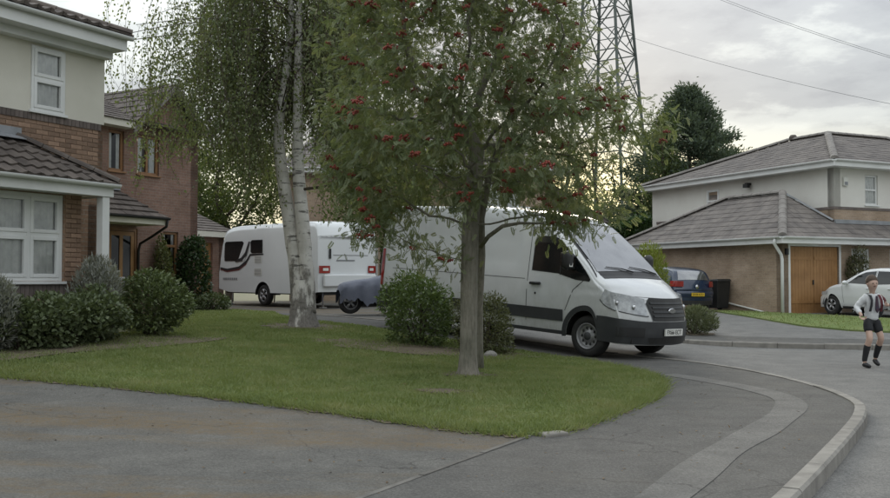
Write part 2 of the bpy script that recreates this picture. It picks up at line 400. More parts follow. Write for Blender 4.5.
def smooth_curve(pts, k=8):
    pts = [Vector(p) for p in pts]; out = []
    for i in range(len(pts) - 1):
        p0, p1, p2, p3 = pts[max(i - 1, 0)], pts[i], pts[i + 1], pts[min(i + 2, len(pts) - 1)]
        for j in range(k):
            t = j / k
            out.append(.5 * ((2 * p1) + (p2 - p0) * t + (2 * p0 - 5 * p1 + 4 * p2 - p3) * t * t + (3 * p1 - p0 - 3 * p2 + p3) * t ** 3))
    out.append(pts[-1]); return out
def inside(poly, P):
    """even-odd test of the points P (n,2)"""
    x, y = P[:, 0], P[:, 1]; c = np.zeros(len(P), bool); n = len(poly)
    for i in range(n):
        x1, y1 = poly[i][:2]; x2, y2 = poly[(i + 1) % n][:2]
        if y1 == y2: continue
        c ^= ((y1 > y) != (y2 > y)) & (x < (x2 - x1) * (y - y1) / (y2 - y1) + x1)
    return c
# ---------------------------------------------------------------- terrain
ANCH = [(-5.1, 10.75, .22), (-3.8, 10.35, .16), (-2.56, 9.9, .10), (-1.42, 9.28, .06), (-.4, 8.56, .03), (.7, 7.9, 0), (-7.5, 11.3, .30),
        (-.5, 5.67, 0), (-2, 5.6, .03), (-5, 5.6, .12), (-8, 5.6, .22), (-1.5, 2, 0), (-6, 1, .1), (1.9, 5.67, 0), (3.1, 7.7, 0), (4, 9.4, 0), (4.5, 12.1, 0), (3.9, 15.4, -.02),
        (.3, 12.6, .03), (2.4, 11.2, 0), (2.3, 15.9, .0), (-2.8, 18.8, .36), (-1.1, 19.6, .33), (0.6, 17.8, .17), (-6, 14, .38), (-4.7, 17.2, .40), (-8, 25, .45), (-3.9, 28, .48), (2, 27, .42), (-2, 24, .44), (-.5, 21.5, .38),
        (0, 40, .55), (-20, 30, .5), (-20, 15, .5), (8, 14, 0), (14, 12, 0), (6.9, 15.3, 0), (5.2, 20.5, 0), (9, 19.1, 0), (14, 17.4, 0), (24, 14, 0), (9, 22.6, .07), (9, 30, .25), (10.7, 30, .25), (8, 36, .32), (14, 33, .26), (20, 26, .2), (5, 25, .2), (24, 36, .3),
        (8, 4, 0), (20, 4, 0), (5, 0, 0), (5, 17.5, .0), (4, 19, .05), (3, 21, .16), (30, 20, .1), (10, 50, .4), (-15, 50, .5), (30, 50, .4)]
_A = np.array(ANCH); _n = len(_A)
def _phi(r): return np.where(r > 1e-9, r * r * np.log(r + 1e-12), 0)
_K = _phi(np.linalg.norm(_A[:, None, :2] - _A[None, :, :2], axis=2)) + np.eye(_n) * 1.5
_P = np.c_[np.ones(_n), _A[:, :2]]
_S = np.linalg.solve(np.block([[_K, _P], [_P.T, np.zeros((3, 3))]]), np.r_[_A[:, 2], np.zeros(3)])
def LZ(P):
    """land height at points (n,2)"""
    P = np.atleast_2d(np.asarray(P, float))
    z = _phi(np.linalg.norm(P[:, None, :] - _A[None, :, :2], axis=2)) @ _S[:_n] + _S[_n] + P @ _S[_n + 1:]
    return np.clip(z, -.06, .65)
def L(x, y): return float(LZ([(x, y)])[0])
def sstep(a, b, x): t = np.clip((x - a) / (b - a), 0, 1); return t * t * (3 - 2 * t)
def kerb_h(P):
    """height of the kerb face: full along the pavements, dropped where the van crosses"""
    P = np.atleast_2d(P); d = np.hypot(P[:, 0] - 1.5, P[:, 1] - 18.5)
    return .10 - .075 * (1 - sstep(2.6, 5.0, d))
def RZ(P): return LZ(P) - kerb_h(P)
def sheet(name, poly, zfun, m, off=0.0, step=.5, parent=None, skirt=0, kind='structure', label=None):
    """a ground sheet: outline filled and laid over the height function"""
    poly = [Vector(p[:2]) for p in poly]; pts = []
    for i, p in enumerate(poly):
        q = poly[(i + 1) % len(poly)]; n = max(1, int((q - p).length / step))
        pts += [p.lerp(q, k / n) for k in range(n)]
    xs = [p.x for p in pts]; ys = [p.y for p in pts]
    gx, gy = np.meshgrid(np.arange(min(xs), max(xs), step), np.arange(min(ys), max(ys), step))
    G = np.c_[gx.ravel(), gy.ravel()] + .013
    G = G[inside(poly, G)]
    B = np.array([(p.x, p.y) for p in pts])
    if len(G):
        keep = np.ones(len(G), bool)
        for i in range(0, len(G), 2000):
            keep[i:i + 2000] = np.min(np.linalg.norm(G[i:i + 2000, None] - B[None], axis=2), axis=1) > step * .35
        G = G[keep]
    nb = len(pts)
    vs2, _, fs, _, _, _ = delaunay_2d_cdt(pts + [Vector(g) for g in G], [(i, (i + 1) % nb) for i in range(nb)], [], 1, 1e-5)
    V2 = np.array([(v.x, v.y) for v in vs2]); cen = np.array([V2[list(f)].mean(0) for f in fs]); ok = inside(poly, cen)
    Z = zfun(V2) + off
    mb = MB(); mb.add([(x, y, z) for (x, y), z in zip(V2, Z)], [tuple(f) for f, o in zip(fs, ok) if o])
    if skirt:
        o = len(mb.v); zb = zfun(B) + off
        mb.v += [(x, y, z) for (x, y), z in zip(B, zb)] + [(x, y, z - skirt) for (x, y), z in zip(B, zb)]
        mb.f += [(o + i, o + (i + 1) % nb, o + nb + (i + 1) % nb, o + nb + i) for i in range(nb)]
    o = mb.build(name, m, parent, smooth=False, fix=False)
    for p in o.data.polygons:
        p.use_smooth = True
    if kind: o['kind'] = kind
    return o

drive_mat = mat_asphalt('old_asphalt_drive', (.108, .106, .10), (.135, .10, .06), .95, .46, .60, .55, .8, (.32, 1.5, 1))
pave_mat = mat_asphalt('pavement_asphalt', (.094, .092, .088), (.115, .105, .09), .5, .52, .7, .9, .8)
patch_mat = mat_asphalt('trench_patch_asphalt', (.132, .129, .123), (.105, .10, .094), .5, .5, .7, 1.5, .7)
road_mat = mat_asphalt('road_asphalt', (.150, .148, .143), (.12, .117, .11), .5, .5, .7, .4, .9)
def mat_lawn():
    m, nt, b = nt_new('lawn_turf'); b.inputs['Roughness'].default_value = .9; b.inputs['Specular IOR Level'].default_value = .1
    vec = tex_coord(nt, 'Object')
    c = ramp(nt, noise(nt, vec, .9, 7, .65), [(.33, (.125, .17, .062)), (.50, (.16, .205, .078)), (.68, (.20, .22, .10))])
    f = ramp(nt, noise(nt, vec, 45, 4, .7), [(.3, (.6, .6, .6)), (.7, (1.3, 1.3, 1.2))])
    c = mixc(nt, 1.0, c, f, 'MULTIPLY')
    bare = ramp(nt, noise(nt, vec, 1.7, 6, .7), [(.64, (0, 0, 0)), (.74, (.75, .75, .75))])
    c = mixc(nt, bare, c, (.115, .095, .06))
    nt.links.new(c, b.inputs['Base Color']); add_bump(nt, b, noise(nt, vec, 60, 3), .8, .03)
    return m
lawn_mat = mat_lawn()
ground_mat = mat('rough_ground', (.07, .085, .035), (.10, .095, .06), .6, .95, bump=.5, bs=20)

# one big sheet under everything, out to the horizon
mb = MB()
ring = [-2500, -600, -160, -60] + list(range(-40, 61, 4)) + [100, 200, 600, 2500]
ringy = [-1500, -300, -60] + list(range(-20, 81, 4)) + [140, 300, 800, 3000]
gv = np.array([(x, y) for y in ringy for x in ring], float)
gz = np.where((np.abs(gv[:, 0]) < 60) & (gv[:, 1] > -25) & (gv[:, 1] < 82), LZ(gv), .3) - .28
w_ = len(ring)
np_mesh('ground', np.c_[gv, gz], np.array([(j * w_ + i, j * w_ + i + 1, (j + 1) * w_ + i + 1, (j + 1) * w_ + i) for j in range(len(ringy) - 1) for i in range(w_ - 1)]), ground_mat, None, 'structure')

KERB = smooth_curve([(-3.2, -2.4), (-.6, 1.8), (.75, 3.8), (1.94, 5.67), (3.13, 7.72), (4.02, 9.36), (4.38, 10.4), (4.52, 12.1), (4.36, 14.0), (3.98, 15.3), (3.34, 16.25), (2.5, 17.2), (1.0, 18.8), (-1.2, 21.1), (-3.6, 23.6)], 8)
KERB = [Vector((p.x, p.y)) for p in KERB]
FARK = [Vector(p) for p in [(1.6, 25.6), (2.9, 23.6), (3.9, 22.0), (4.6, 21.1), (5.3, 20.55), (8.9, 19.1), (14, 17.4), (22, 15.2), (36, 11.5)]]
FARK = [Vector((p.x, p.y)) for p in smooth_curve(FARK, 5)]
LAWN_E = [(-9.0, 11.7), (-7.5, 11.3), (-5.1, 10.75), (-3.8, 10.35), (-2.56, 9.9), (-1.42, 9.28), (-.4, 8.56), (.3, 8.1), (.72, 7.95)]
LAWN_R = [(1.10, 8.35), (1.62, 9.3), (2.15, 10.3), (2.5, 11.3), (2.74, 12.3), (2.78, 13.2), (2.55, 14.4), (2.08, 15.55)]
LAWN_B = [(.6, 17.05), (-1.2, 18.95), (-3.1, 20.9), (-3.9, 22.6), (-4.4, 24.5), (-6.2, 26.6), (-7.0, 26.2), (-7.6, 24.6), (-7.0, 21.5), (-5.9, 17.6), (-5.2, 16.2), (-5.8, 14.6), (-9.0, 13.0)]
road_poly = [tuple(p) for p in KERB] + [(-3.0, 25.0)] + [tuple(p) for p in FARK] + [(36, -6), (-3.2, -6)]
sheet('road', road_poly, RZ, road_mat, 0, .6)
edge_line = [(.72, 7.95), (-.51, 5.67), (-1.9, 3.1), (-4.4, -1.5)]
pave_poly = [tuple(p) for p in KERB if p.y < 16.5] + [(2.9, 16.6), (2.3, 16.1)] + [tuple(p) for p in reversed(LAWN_R)] + edge_line
LA = smooth_curve([(*p, 0) for p in LAWN_E], 5); LB = smooth_curve([(*p, 0) for p in LAWN_R], 4)
pave = sheet('pavement', pave_poly, LZ, pave_mat, 0, .4)
sheet('driveway', [(-9, 11.75)] + [(p.x, p.y + .03) for p in LA] + edge_line + [(-14, -1.5), (-14, 11.9)], LZ, drive_mat, -.004, .4)
van_drive = [(2.9, 16.6), (2.3, 16.1), (2.08, 15.55)] + LAWN_B[:5] + [(-3.6, 24.5), (-3.6, 23.6), (-1.2, 21.1), (1.0, 18.8), (2.5, 17.2)]
sheet('van_parking_apron', van_drive, LZ, pave_mat, -.004, .5)
sheet('caravan_driveway', [(-2.6, 21.2), (-5.5, 24.0), (-7.0, 26.0), (-9.5, 30), (-9.5, 36), (3, 36), (2.2, 24.2), (-1.0, 21.2)], LZ, drive_mat, -.04, .7)
# strip of newer asphalt over a pipe trench
tl = smooth_curve([(p[0], p[1], 0) for p in [(.3, 3.9), (1.27, 5.67), (2.0, 7.06), (2.77, 8.34), (3.42, 9.5), (3.74, 10.5), (3.66, 11.5), (3.42, 12.4), (3.1, 13.3)]], 7)
l_, r_ = [], []
for i, p in enumerate(tl):
    t = (tl[min(i + 1, len(tl) - 1)] - tl[max(i - 1, 0)]).normalized(); nrm = Vector((-t.y, t.x, 0)); w = .155 + .006 * math.sin(i * .7)
    l_.append(tuple((p + nrm * w)[:2])); r_.append(tuple((p - nrm * (w + .006 * math.cos(i * .6)))[:2]))
sheet('trench_patch', l_ + r_[::-1], LZ, patch_mat, .004, .3, pave, kind=None)
tl2 = [(2.75, 13.0), (3.4, 13.15), (3.6, 12.4), (3.0, 12.2)]
LAWN = [(p.x, p.y) for p in LA] + [(p.x, p.y) for p in LB] + LAWN_B
sv = []
for q in (smooth_curve([(*p, 0) for p in LAWN_E], 18), smooth_curve([(*p, 0) for p in LAWN_R], 16)):
    for i, p in enumerate(q):
        t = (q[min(i + 1, len(q) - 1)] - q[max(i - 1, 0)]).normalized(); k = .09 + .035 * math.sin(i * .43) + .03 * math.sin(i * 1.07 + 1) + .02 * math.sin(i * 2.3)
        sv.append((p.x + t.y * k, p.y - t.x * k))
sheet('soil_edge', sv + LAWN_B, LZ, soil, .003, .16)
lawn = sheet('lawn', LAWN, LZ, lawn_mat, .022, .45, skirt=.08)

def soil_patch(name, c, rx, ry, off=.042, seed=0, parent=None, m=soil, ang=0):
    random.seed(seed); pts = []
    for k in range(26):
        a = 2 * math.pi * k / 26; q = 1 + random.uniform(-.22, .22)
        x, y = rx * q * math.cos(a), ry * q * math.sin(a)
        pts.append((c[0] + x * math.cos(ang) - y * math.sin(ang), c[1] + x * math.sin(ang) + y * math.cos(ang)))
    return sheet(name, pts, LZ, m, off, .2, parent, kind=None)
soil_patch('soil_patch', (-2.75, 18.7), .85, .75, seed=1, parent=lawn)
soil_patch('soil_patch', (.30, 12.45), .34, .30, seed=2, parent=lawn)
soil_patch('soil_patch', (-.3, 15.6), 1.9, .75, seed=3, parent=lawn, ang=-.25)
soil_patch('soil_patch', (-5.6, 13.4), 3.0, .95, seed=4, parent=lawn, ang=1.02)
soil_patch('soil_patch', (-.02, 10.6), .30, .20, seed=6, parent=lawn)

# kerb stones
def kerb_run(name, line, z_top, w=.105, seg=.9, drop=.17, side=1, m=None):
    """a row of separate kerb stones along a line"""
    acc = [0]
    for a, b in zip(line, line[1:]): acc.append(acc[-1] + (b - a).length)
    def at(s):
        for i in range(len(acc) - 1):
            if s <= acc[i + 1] or i == len(acc) - 2:
                t = (s - acc[i]) / max(1e-6, acc[i + 1] - acc[i]); return line[i].lerp(line[i + 1], t), (line[i + 1] - line[i]).normalized()
    root = bpy.data.objects.new(name, None); COL.objects.link(root); root['kind'] = 'structure'
    s = 0
    while s < acc[-1] - .1:
        e = min(s + seg, acc[-1]); rows = []
        j = random.uniform(-.004, .004)
        for t in (s + .004, (s * 2 + e) / 3, (s + 2 * e) / 3, e - .004):
            p, d = at(t); nrm = Vector((d.y, -d.x)) * side; z = z_top(p) + j
            a = p - nrm * .01; b = p + nrm * w
            rows.append([(a.x, a.y, z - drop), (a.x, a.y, z), (b.x - nrm.x * .018, b.y - nrm.y * .018, z), (b.x, b.y, z - .02), (b.x + nrm.x * .006, b.y + nrm.y * .006, z - drop)])
        mb = MB().grid(rows); mb.poly(rows[0]); mb.poly(rows[-1])
        mb.build('kerb_stone', m or concrete, root); s = e
    return root
kerb_run('kerb', KERB, lambda p: L(p.x, p.y) + .012)
kerb_run('far_kerb', FARK, lambda p: L(p.x, p.y) + .012)
# flush edging between drive and pavement
ed = [Vector(p) for p in edge_line]
kerb_run('drive_edging', ed, lambda p: L(p.x, p.y) + .006, w=.05, seg=.915, drop=.1, m=mat('edging_concrete', (.15, .143, .13), (.10, .095, .087), 5, .92, bump=.4, bs=70, rand=.2))

# far side of the road: pavement, drives and lawn
far_out = [(1.6, 25.6), (3.5, 30), (3.5, 38), (36, 38), (36, 11.5)]
FK = [tuple(p) for p in FARK]
sheet('far_drive', FK[::-1][::-1] + [(36, 38), (3.5, 38), (1.2, 30)], LZ, road_mat, -.01, .8)
fo = [Vector((p.x + .25, p.y + 1.55)) for p in FARK if p.x > 4.4]
sheet('far_pavement', [tuple(p) for p in FARK if p.x > 4.4] + [tuple(p) for p in reversed(fo)], LZ, pave_mat, 0, .5)
FLAWN = [(8.75, 31.5), (8.85, 29), (9.0, 26), (9.15, 24.4), (9.7, 22.95), (10.6, 22.2), (14, 20.6), (24, 17.4), (36, 13.8), (36, 17), (20, 22.6), (14.6, 25.2), (12.9, 26.7), (11.8, 28.5), (10.9, 29.5), (9.7, 31.5)]
flawn = sheet('far_lawn', FLAWN, LZ, lawn_mat, .03, .6, skirt=.06)
soil_patch('soil_patch', (5.75, 22.1), .55, .45, .012, seed=9, parent=flawn)

# grass blades standing on the lawns (densest close to the camera)
def grass(name, poly, n, fy, hgt, off, parent, ex=.05):
    P = np.array(poly); lo, hi = P.min(0), P.max(0)
    C = rng.uniform(lo, hi, size=(n, 2)); C = C[inside(poly, C)]
    C = C[rng.random(len(C)) < fy(C)]
    keep = np.ones(len(C), bool)
    for (cx, cy, rr) in ((-2.75, 18.7, .6), (.30, 12.45, .17), (-.02, 10.6, .17), (-.3, 15.6, .6)):
        keep &= (np.hypot(C[:, 0] - cx, C[:, 1] - cy) > rr * rng.uniform(.5, 1.4, len(C)))
    C = C[keep]
    z = LZ(C) + off; n = len(C); a = rng.uniform(0, 2 * np.pi, n)
    wv = np.sin(C[:, 0] * 2.1) * np.cos(C[:, 1] * 1.7) * .3 + .85 + .2 * np.sin(C[:, 0] * 7.3 + 2) * np.sin(C[:, 1] * 6.1)
    h = hgt * rng.uniform(.5, 1.35, n) * wv; lean = rng.normal(0, .5, (n, 2)) * h[:, None]; w = rng.uniform(.004, .008, n) * (1 + C[:, 1] / 25)
    dx, dy = np.cos(a) * w, np.sin(a) * w
    V = np.empty((n, 3, 3))
    V[:, 0] = np.c_[C[:, 0] - dx, C[:, 1] - dy, z]; V[:, 1] = np.c_[C[:, 0] + dx, C[:, 1] + dy, z]
    V[:, 2] = np.c_[C + lean, z + h]
    o = np_mesh(name, V.reshape(-1, 3), np.arange(n * 3).reshape(-1, 3), grass_mat, parent, 'stuff')
    return o
grass_mat = mat_leaf('grass_blade', [(.135, .175, .066), (.175, .215, .086), (.215, .245, .112), (.25, .255, .13)], 1.5, .40, .7)
g1 = grass('grass', LAWN, 560000, lambda C: np.clip(1.35 - C[:, 1] / 20, .16, 1), .038, .03, None)
tag(g1, 'short green mown grass of the front lawn under the trees', 'grass', kind='stuff')
g2 = grass('grass', FLAWN, 60000, lambda C: np.full(len(C), .6), .05, .03, None)
tag(g2, 'mown grass of the strip before the garage', 'grass', kind='stuff')
# longer tufts that lean over the drive along the lawn edge
ev = []
edge_pts = [Vector((p.x, p.y)) for p in LA if p.x > -8] + [Vector((p.x, p.y)) for p in LB]
C = []
for a, b in zip(edge_pts, edge_pts[1:]):
    for k in range(int((b - a).length * 650)):
        t = random.random(); q = a.lerp(b, t); d = (b - a).normalized(); nrm = Vector((d.y, -d.x)) * random.gauss(.01, .06)
        C.append((q.x + nrm.x, q.y + nrm.y, nrm.x, nrm.y))
C = np.array(C); n = len(C); z = LZ(C[:, :2]) + .0; a = rng.uniform(0, 6.28, n); w = rng.uniform(.004, .008, n); h = rng.uniform(.03, .085, n)
ln = rng.normal(0, .035, (n, 2)) + C[:, 2:] * .5
V = np.empty((n, 3, 3)); V[:, 0] = np.c_[C[:, 0] - np.cos(a) * w, C[:, 1] - np.sin(a) * w, z]; V[:, 1] = np.c_[C[:, 0] + np.cos(a) * w, C[:, 1] + np.sin(a) * w, z]
V[:, 2] = np.c_[C[:, :2] + ln, z + h]
g3 = np_mesh('grass_fringe', V.reshape(-1, 3), np.arange(n * 3).reshape(-1, 3), grass_mat, None, 'stuff')
tag(g3, 'longer grass fringe along the edge of the front lawn', 'grass', kind='stuff')
# small loose bits on the drive and pavement
def litter(name, label, n, poly, size, m, seed):
    g = np.random.default_rng(seed); P = np.array(poly); C = g.uniform(P.min(0), P.max(0), size=(n, 2)); C = C[inside(poly, C)]
    pos = np.c_[C, LZ(C) + .004]; d = g.normal(size=(len(C), 3)); d[:, 2] *= .15
    o = scatter(name, LEAF_V, LEAF_F, pos, d, g.uniform(.5, 1.3, len(C)) * size, m)
    return tag(o, label, 'leaves', kind='stuff')
dead_leaf = mat('dead_leaf', (.15, .10, .045), (.09, .055, .028), 3, .8)
litter('fallen_leaves', 'small dry leaves fallen on the drive and pavement', 900, [(-7, 6), (-5.2, 10.4), (-2.6, 9.7), (-.4, 8.4), (.7, 7.8), (2.6, 11), (3, 14), (4.2, 12), (3.8, 9.5), (1.9, 5.9), (-1, 4)], .035, dead_leaf, 5)

litter('fallen_leaves', 'small dry leaves scattered over the front lawn', 700, [(-5, 11), (-1.4, 9.5), (.7, 8.2), (2.3, 11), (2.5, 14), (.5, 16.5), (-2.5, 19.5), (-4.5, 17)], .04, mat('dead_leaf_pale', (.22, .17, .07), (.15, .10, .045), 3, .8), 6).location = (0, 0, .045)
# ---------------------------------------------------------------- building helpers
def wall(mb, axis, c, a0, a1, z0, z1, openings=(), t=.28):
    """wall slab in the plane axis=c (thickness t in the + direction) with rectangular openings (a0,a1,z0,z1)"""
    As = sorted({a0, a1, *[v for o in openings for v in o[:2] if a0 < v < a1]}); Zs = sorted({z0, z1, *[v for o in openings for v in o[2:] if z0 < v < z1]})
    def P(a, d, z): return (a, c + d, z) if axis == 'y' else (c + d, a, z)
    def hole(a, z): return any(o[0] < a < o[1] and o[2] < z < o[3] for o in openings)
    for i in range(len(As) - 1):
        for j in range(len(Zs) - 1):
            u0, u1, w0, w1 = As[i], As[i + 1], Zs[j], Zs[j + 1]
            if hole((u0 + u1) / 2, (w0 + w1) / 2): continue
            mb.poly([P(u0, 0, w0), P(u1, 0, w0), P(u1, 0, w1), P(u0, 0, w1)]); mb.poly([P(u0, t, w0), P(u0, t, w1), P(u1, t, w1), P(u1, t, w0)])
    for o in openings:
        u0, u1, w0, w1 = o
        for q in ([P(u0, 0, w0), P(u0, t, w0), P(u0, t, w1), P(u0, 0, w1)], [P(u1, 0, w0), P(u1, 0, w1), P(u1, t, w1), P(u1, t, w0)],
                  [P(u0, 0, w0), P(u1, 0, w0), P(u1, t, w0), P(u0, t, w0)], [P(u0, 0, w1), P(u0, t, w1), P(u1, t, w1), P(u1, 0, w1)]): mb.poly(q)
    for q in ([P(a0, 0, z0), P(a0, t, z0), P(a0, t, z1), P(a0, 0, z1)], [P(a1, 0, z0), P(a1, t, z0), P(a1, t, z1), P(a1, 0, z1)], [P(a0, 0, z1), P(a1, 0, z1), P(a1, t, z1), P(a0, t, z1)]): mb.poly(q)
    return mb
def curtain_mesh(x0, x1, z0, z1, y, amp=.013, wl=.12, seed=0):
    rr = random.Random(seed); n = max(6, int((x1 - x0) / .018)); top, bot = [], []
    for k in range(n + 1):
        x = x0 + (x1 - x0) * k / n; ph = 2 * math.pi * x / wl + rr.uniform(-.4, .4)
        top.append((x, y + amp * math.sin(ph), z1)); bot.append((x, y + amp * 1.25 * math.sin(ph + .3), z0))
    return MB().grid([top, bot])
def window(parent, x0, x1, z0, z1, y, fm, cols=(), rows=(), fr=.06, mull=.07, curtain=None, depth=.07, sill=True, axis='y', name='window', backing=True, set_back=.05, sash=0, gap=None):
    """frame bars with separate panes; cols / rows are positions of mullions and transoms. axis 'x': window in a side wall"""
    X = (lambda a, b, c, d, e, f: (a, b, c, d, e, f)) if axis == 'y' else (lambda a, b, c, d, e, f: (c, d, a, b, e, f))
    yy = y + set_back; mb = MB(); B = lambda a, b, e, f, d0=0, d1=0: mb.box(*X(a, b, yy + d0, yy + depth + d1, e, f))
    B(x0, x0 + fr, z0, z1); B(x1 - fr, x1, z0, z1); B(x0 + fr, x1 - fr, z0, z0 + fr); B(x0 + fr, x1 - fr, z1 - fr, z1)
    cx = [x0 + fr] + [v for c in cols for v in (c - mull / 2, c + mull / 2)] + [x1 - fr]
    cz = [z0 + fr] + [v for c in rows for v in (c - mull / 2, c + mull / 2)] + [z1 - fr]
    for c in cols: B(c - mull / 2, c + mull / 2, z0 + fr, z1 - fr)
    for i in range(0, len(cx), 2):
        for c in rows: B(cx[i], cx[i + 1], c - mull / 2, c + mull / 2)
    w = mb.build(name, fm, parent, bevel=.006)
    for i in range(0, len(cx), 2):
        for j in range(0, len(cz), 2):
            a, b, e, f = cx[i], cx[i + 1], cz[j], cz[j + 1]
            if sash and (j > 0 or sash > 1):
                s = MB(); k = .045; d0 = -.012
                for q in ((a - .01, a + k, e - .01, f + .01), (b - k, b + .01, e - .01, f + .01), (a + k, b - k, e - .01, e + k), (a + k, b - k, f - k, f + .01)):
                    s.box(*X(q[0], q[1], yy + d0, yy + depth * .6, q[2], q[3]))
                s.build('sash', fm, w, bevel=.005); a += k; b -= k; e += k; f -= k
            yp = yy + depth * .5
            MB().poly([(a, yp, e), (b, yp, e), (b, yp, f), (a, yp, f)] if axis == 'y' else [(yp, a, e), (yp, b, e), (yp, b, f), (yp, a, f)]).build('pane', pane_mat, w, fix=False)
    if curtain:
        if axis == 'y':
            spans = [(x0 + fr, x1 - fr)] if not gap else [(x0 + fr, x0 + (x1 - x0) * gap), (x1 - (x1 - x0) * gap, x1 - fr)]
            for q, (a, b) in enumerate(spans):
                curtain_mesh(a, b, z0 + fr, z1 - .02, yy + depth * .5 + .024, seed=int(x0 * 100) + q).build('curtain', curtain, w, smooth=True)
        else: MB().box(yy + depth + .08, yy + depth + .09, x0 + fr, x1 - fr, z0 + fr, z1 - fr).build('curtain', curtain, w)
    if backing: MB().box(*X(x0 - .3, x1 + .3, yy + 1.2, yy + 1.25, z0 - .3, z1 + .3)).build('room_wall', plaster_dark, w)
    if sill:
        MB().box(*X(x0 - .04, x1 + .04, y - .05, y + set_back + .02, z0 - .045, z0 - .002)).build('sill', fm, w, bevel=.006)
    return w
def clip_poly(sub, clipper):
    """Sutherland-Hodgman, clipper convex and counter-clockwise"""
    out = sub
    for i in range(len(clipper)):
        a, b = clipper[i], clipper[(i + 1) % len(clipper)]; inp, out = out, []
        if not inp: break
        ins = lambda p: (b[0] - a[0]) * (p[1] - a[1]) - (b[1] - a[1]) * (p[0] - a[0]) >= -1e-9
        for k in range(len(inp)):
            p, q = inp[k - 1], inp[k]; pi, qi = ins(p), ins(q)
            if pi != qi:
                d1 = (b[0] - a[0]) * (p[1] - a[1]) - (b[1] - a[1]) * (p[0] - a[0]); d2 = (b[0] - a[0]) * (q[1] - a[1]) - (b[1] - a[1]) * (q[0] - a[0])
                t = d1 / (d1 - d2); out.append((p[0] + (q[0] - p[0]) * t, p[1] + (q[1] - p[1]) * t))
            if qi: out.append(q)
    return out
def tile_roof(parent, poly, m, tw=.30, ch=.30, th=.022, singles=0, wave=.0, max_rows=None, seed=0, name='tile'):
    """courses of tiles laid on a convex roof plane; poly[0]->poly[1] is the eave seen from outside left to right.
       singles: number of lowest courses built as tiles of their own"""
    P = [Vector(p) for p in poly]; o = P[0]; u = (P[1] - P[0]).normalized(); nrm = None
    nrm = u.cross(P[2] - P[0]).normalized()
    if nrm.z < 0: nrm = -nrm
    v = nrm.cross(u).normalized()
    if v.z < 0: v = -v
    p2 = [((p - o).dot(u), (p - o).dot(v)) for p in P]
    ar = sum(p2[i][0] * p2[(i + 1) % len(p2)][1] - p2[(i + 1) % len(p2)][0] * p2[i][1] for i in range(len(p2)))
    if ar < 0: p2 = p2[::-1]
    umin, umax = min(p[0] for p in p2), max(p[0] for p in p2); vmax = max(p[1] for p in p2)
    rr = random.Random(seed); rest = MB(); row = 0; v0 = -.04; share = {}
    while v0 < vmax:
        sh = 0 if wave else (row % 2) * tw * .5
        cl = [(a, b) for a, b in p2]
        uu = umin - tw + sh
        while uu < umax:
            rect = [(uu + .004, max(v0, -.04)), (uu + tw - .004, max(v0, -.04)), (uu + tw - .004, v0 + ch + .02), (uu + .004, v0 + ch + .02)]
            low = [(a, b if b > 1e-6 else -.05) for a, b in cl]
            c = clip_poly(rect, low)
            uu += tw
            if len(c) < 3: continue
            wa = abs(sum(c[i][0] * c[(i + 1) % len(c)][1] - c[(i + 1) % len(c)][0] * c[i][1] for i in range(len(c)))) / 2
            if wa < .004: continue
            jit = rr.uniform(-.003, .004); full = len(c) == 4 and wa > tw * ch * .9
            def top(q):
                base = o + u * q[0] + v * q[1]
                return base + nrm * (th * (1.15 - .95 * (q[1] - v0) / ch) + jit)
            mb = MB() if row < singles else rest
            if full and wave:
                n = 6; A, Bq, Cq = [], [], []
                for i in range(n + 1):
                    a = c_u0 = rect[0][0] + (rect[1][0] - rect[0][0]) * i / n
                    hgt = wave * (math.cos(2 * math.pi * i / n) * .5 + .5)
                    lo = top((a, rect[0][1])) + nrm * hgt; hi = top((a, rect[2][1])) + nrm * hgt
                    A.append(lo - nrm * (th + hgt * .6)); Bq.append(lo); Cq.append(hi)
                mb.grid([A, Bq, Cq])
            else:
                tp = [top(q) for q in c]; n = len(tp)
                mb.add(tp + [q - nrm * th for q in tp], [tuple(range(n))] + [(i, n + i, n + (i + 1) % n, (i + 1) % n) for i in range(n)])
            if row < singles: mb.build(name, m, parent, fix=False)
        v0 += ch; row += 1
        if max_rows and row >= max_rows: break
    if rest.v: rest.build('tile_courses', m, parent, fix=False, kind='stuff')
def ridge_tiles(parent, a, b, m, r=.11, seg=.4, name='ridge_tile'):
    a, b = Vector(a), Vector(b); d = b - a; n = max(1, int(d.length / seg)); d /= n; mb = MB()
    side = d.cross(Vector((0, 0, 1))).normalized(); up = side.cross(d).normalized()
    for k in range(n):
        p, q = a + d * (k + .01), a + d * (k + .99)
        rows = []
        for pt, rad in ((p, r * 1.06), (q, r)):
            rows.append([pt + side * rad * math.cos(t) + up * (rad * .75 * math.sin(t) - .02) for t in [math.pi * i / 6 for i in range(7)]])
        mb.grid(rows); mb.poly(rows[0]); mb.poly(rows[1])
    return mb.build(name, m, parent, fix=False)
def gutter(parent, a, b, out, m, name='gutter', r=.055):
    a, b = Vector(a), Vector(b); out = Vector(out).normalized(); rows = []
    for p in (a, b): rows.append([p + out * (r * math.cos(t)) + Vector((0, 0, -r * math.sin(t))) for t in [math.pi * i / 8 for i in range(9)]] + [p + out * (-r * .9) + Vector((0, 0, .004)), p + out * (r * .9) + Vector((0, 0, .004))])
    mb = MB().grid(rows, True); mb.poly(rows[0]); mb.poly(rows[1]); return mb.build(name, m, parent, fix=False)

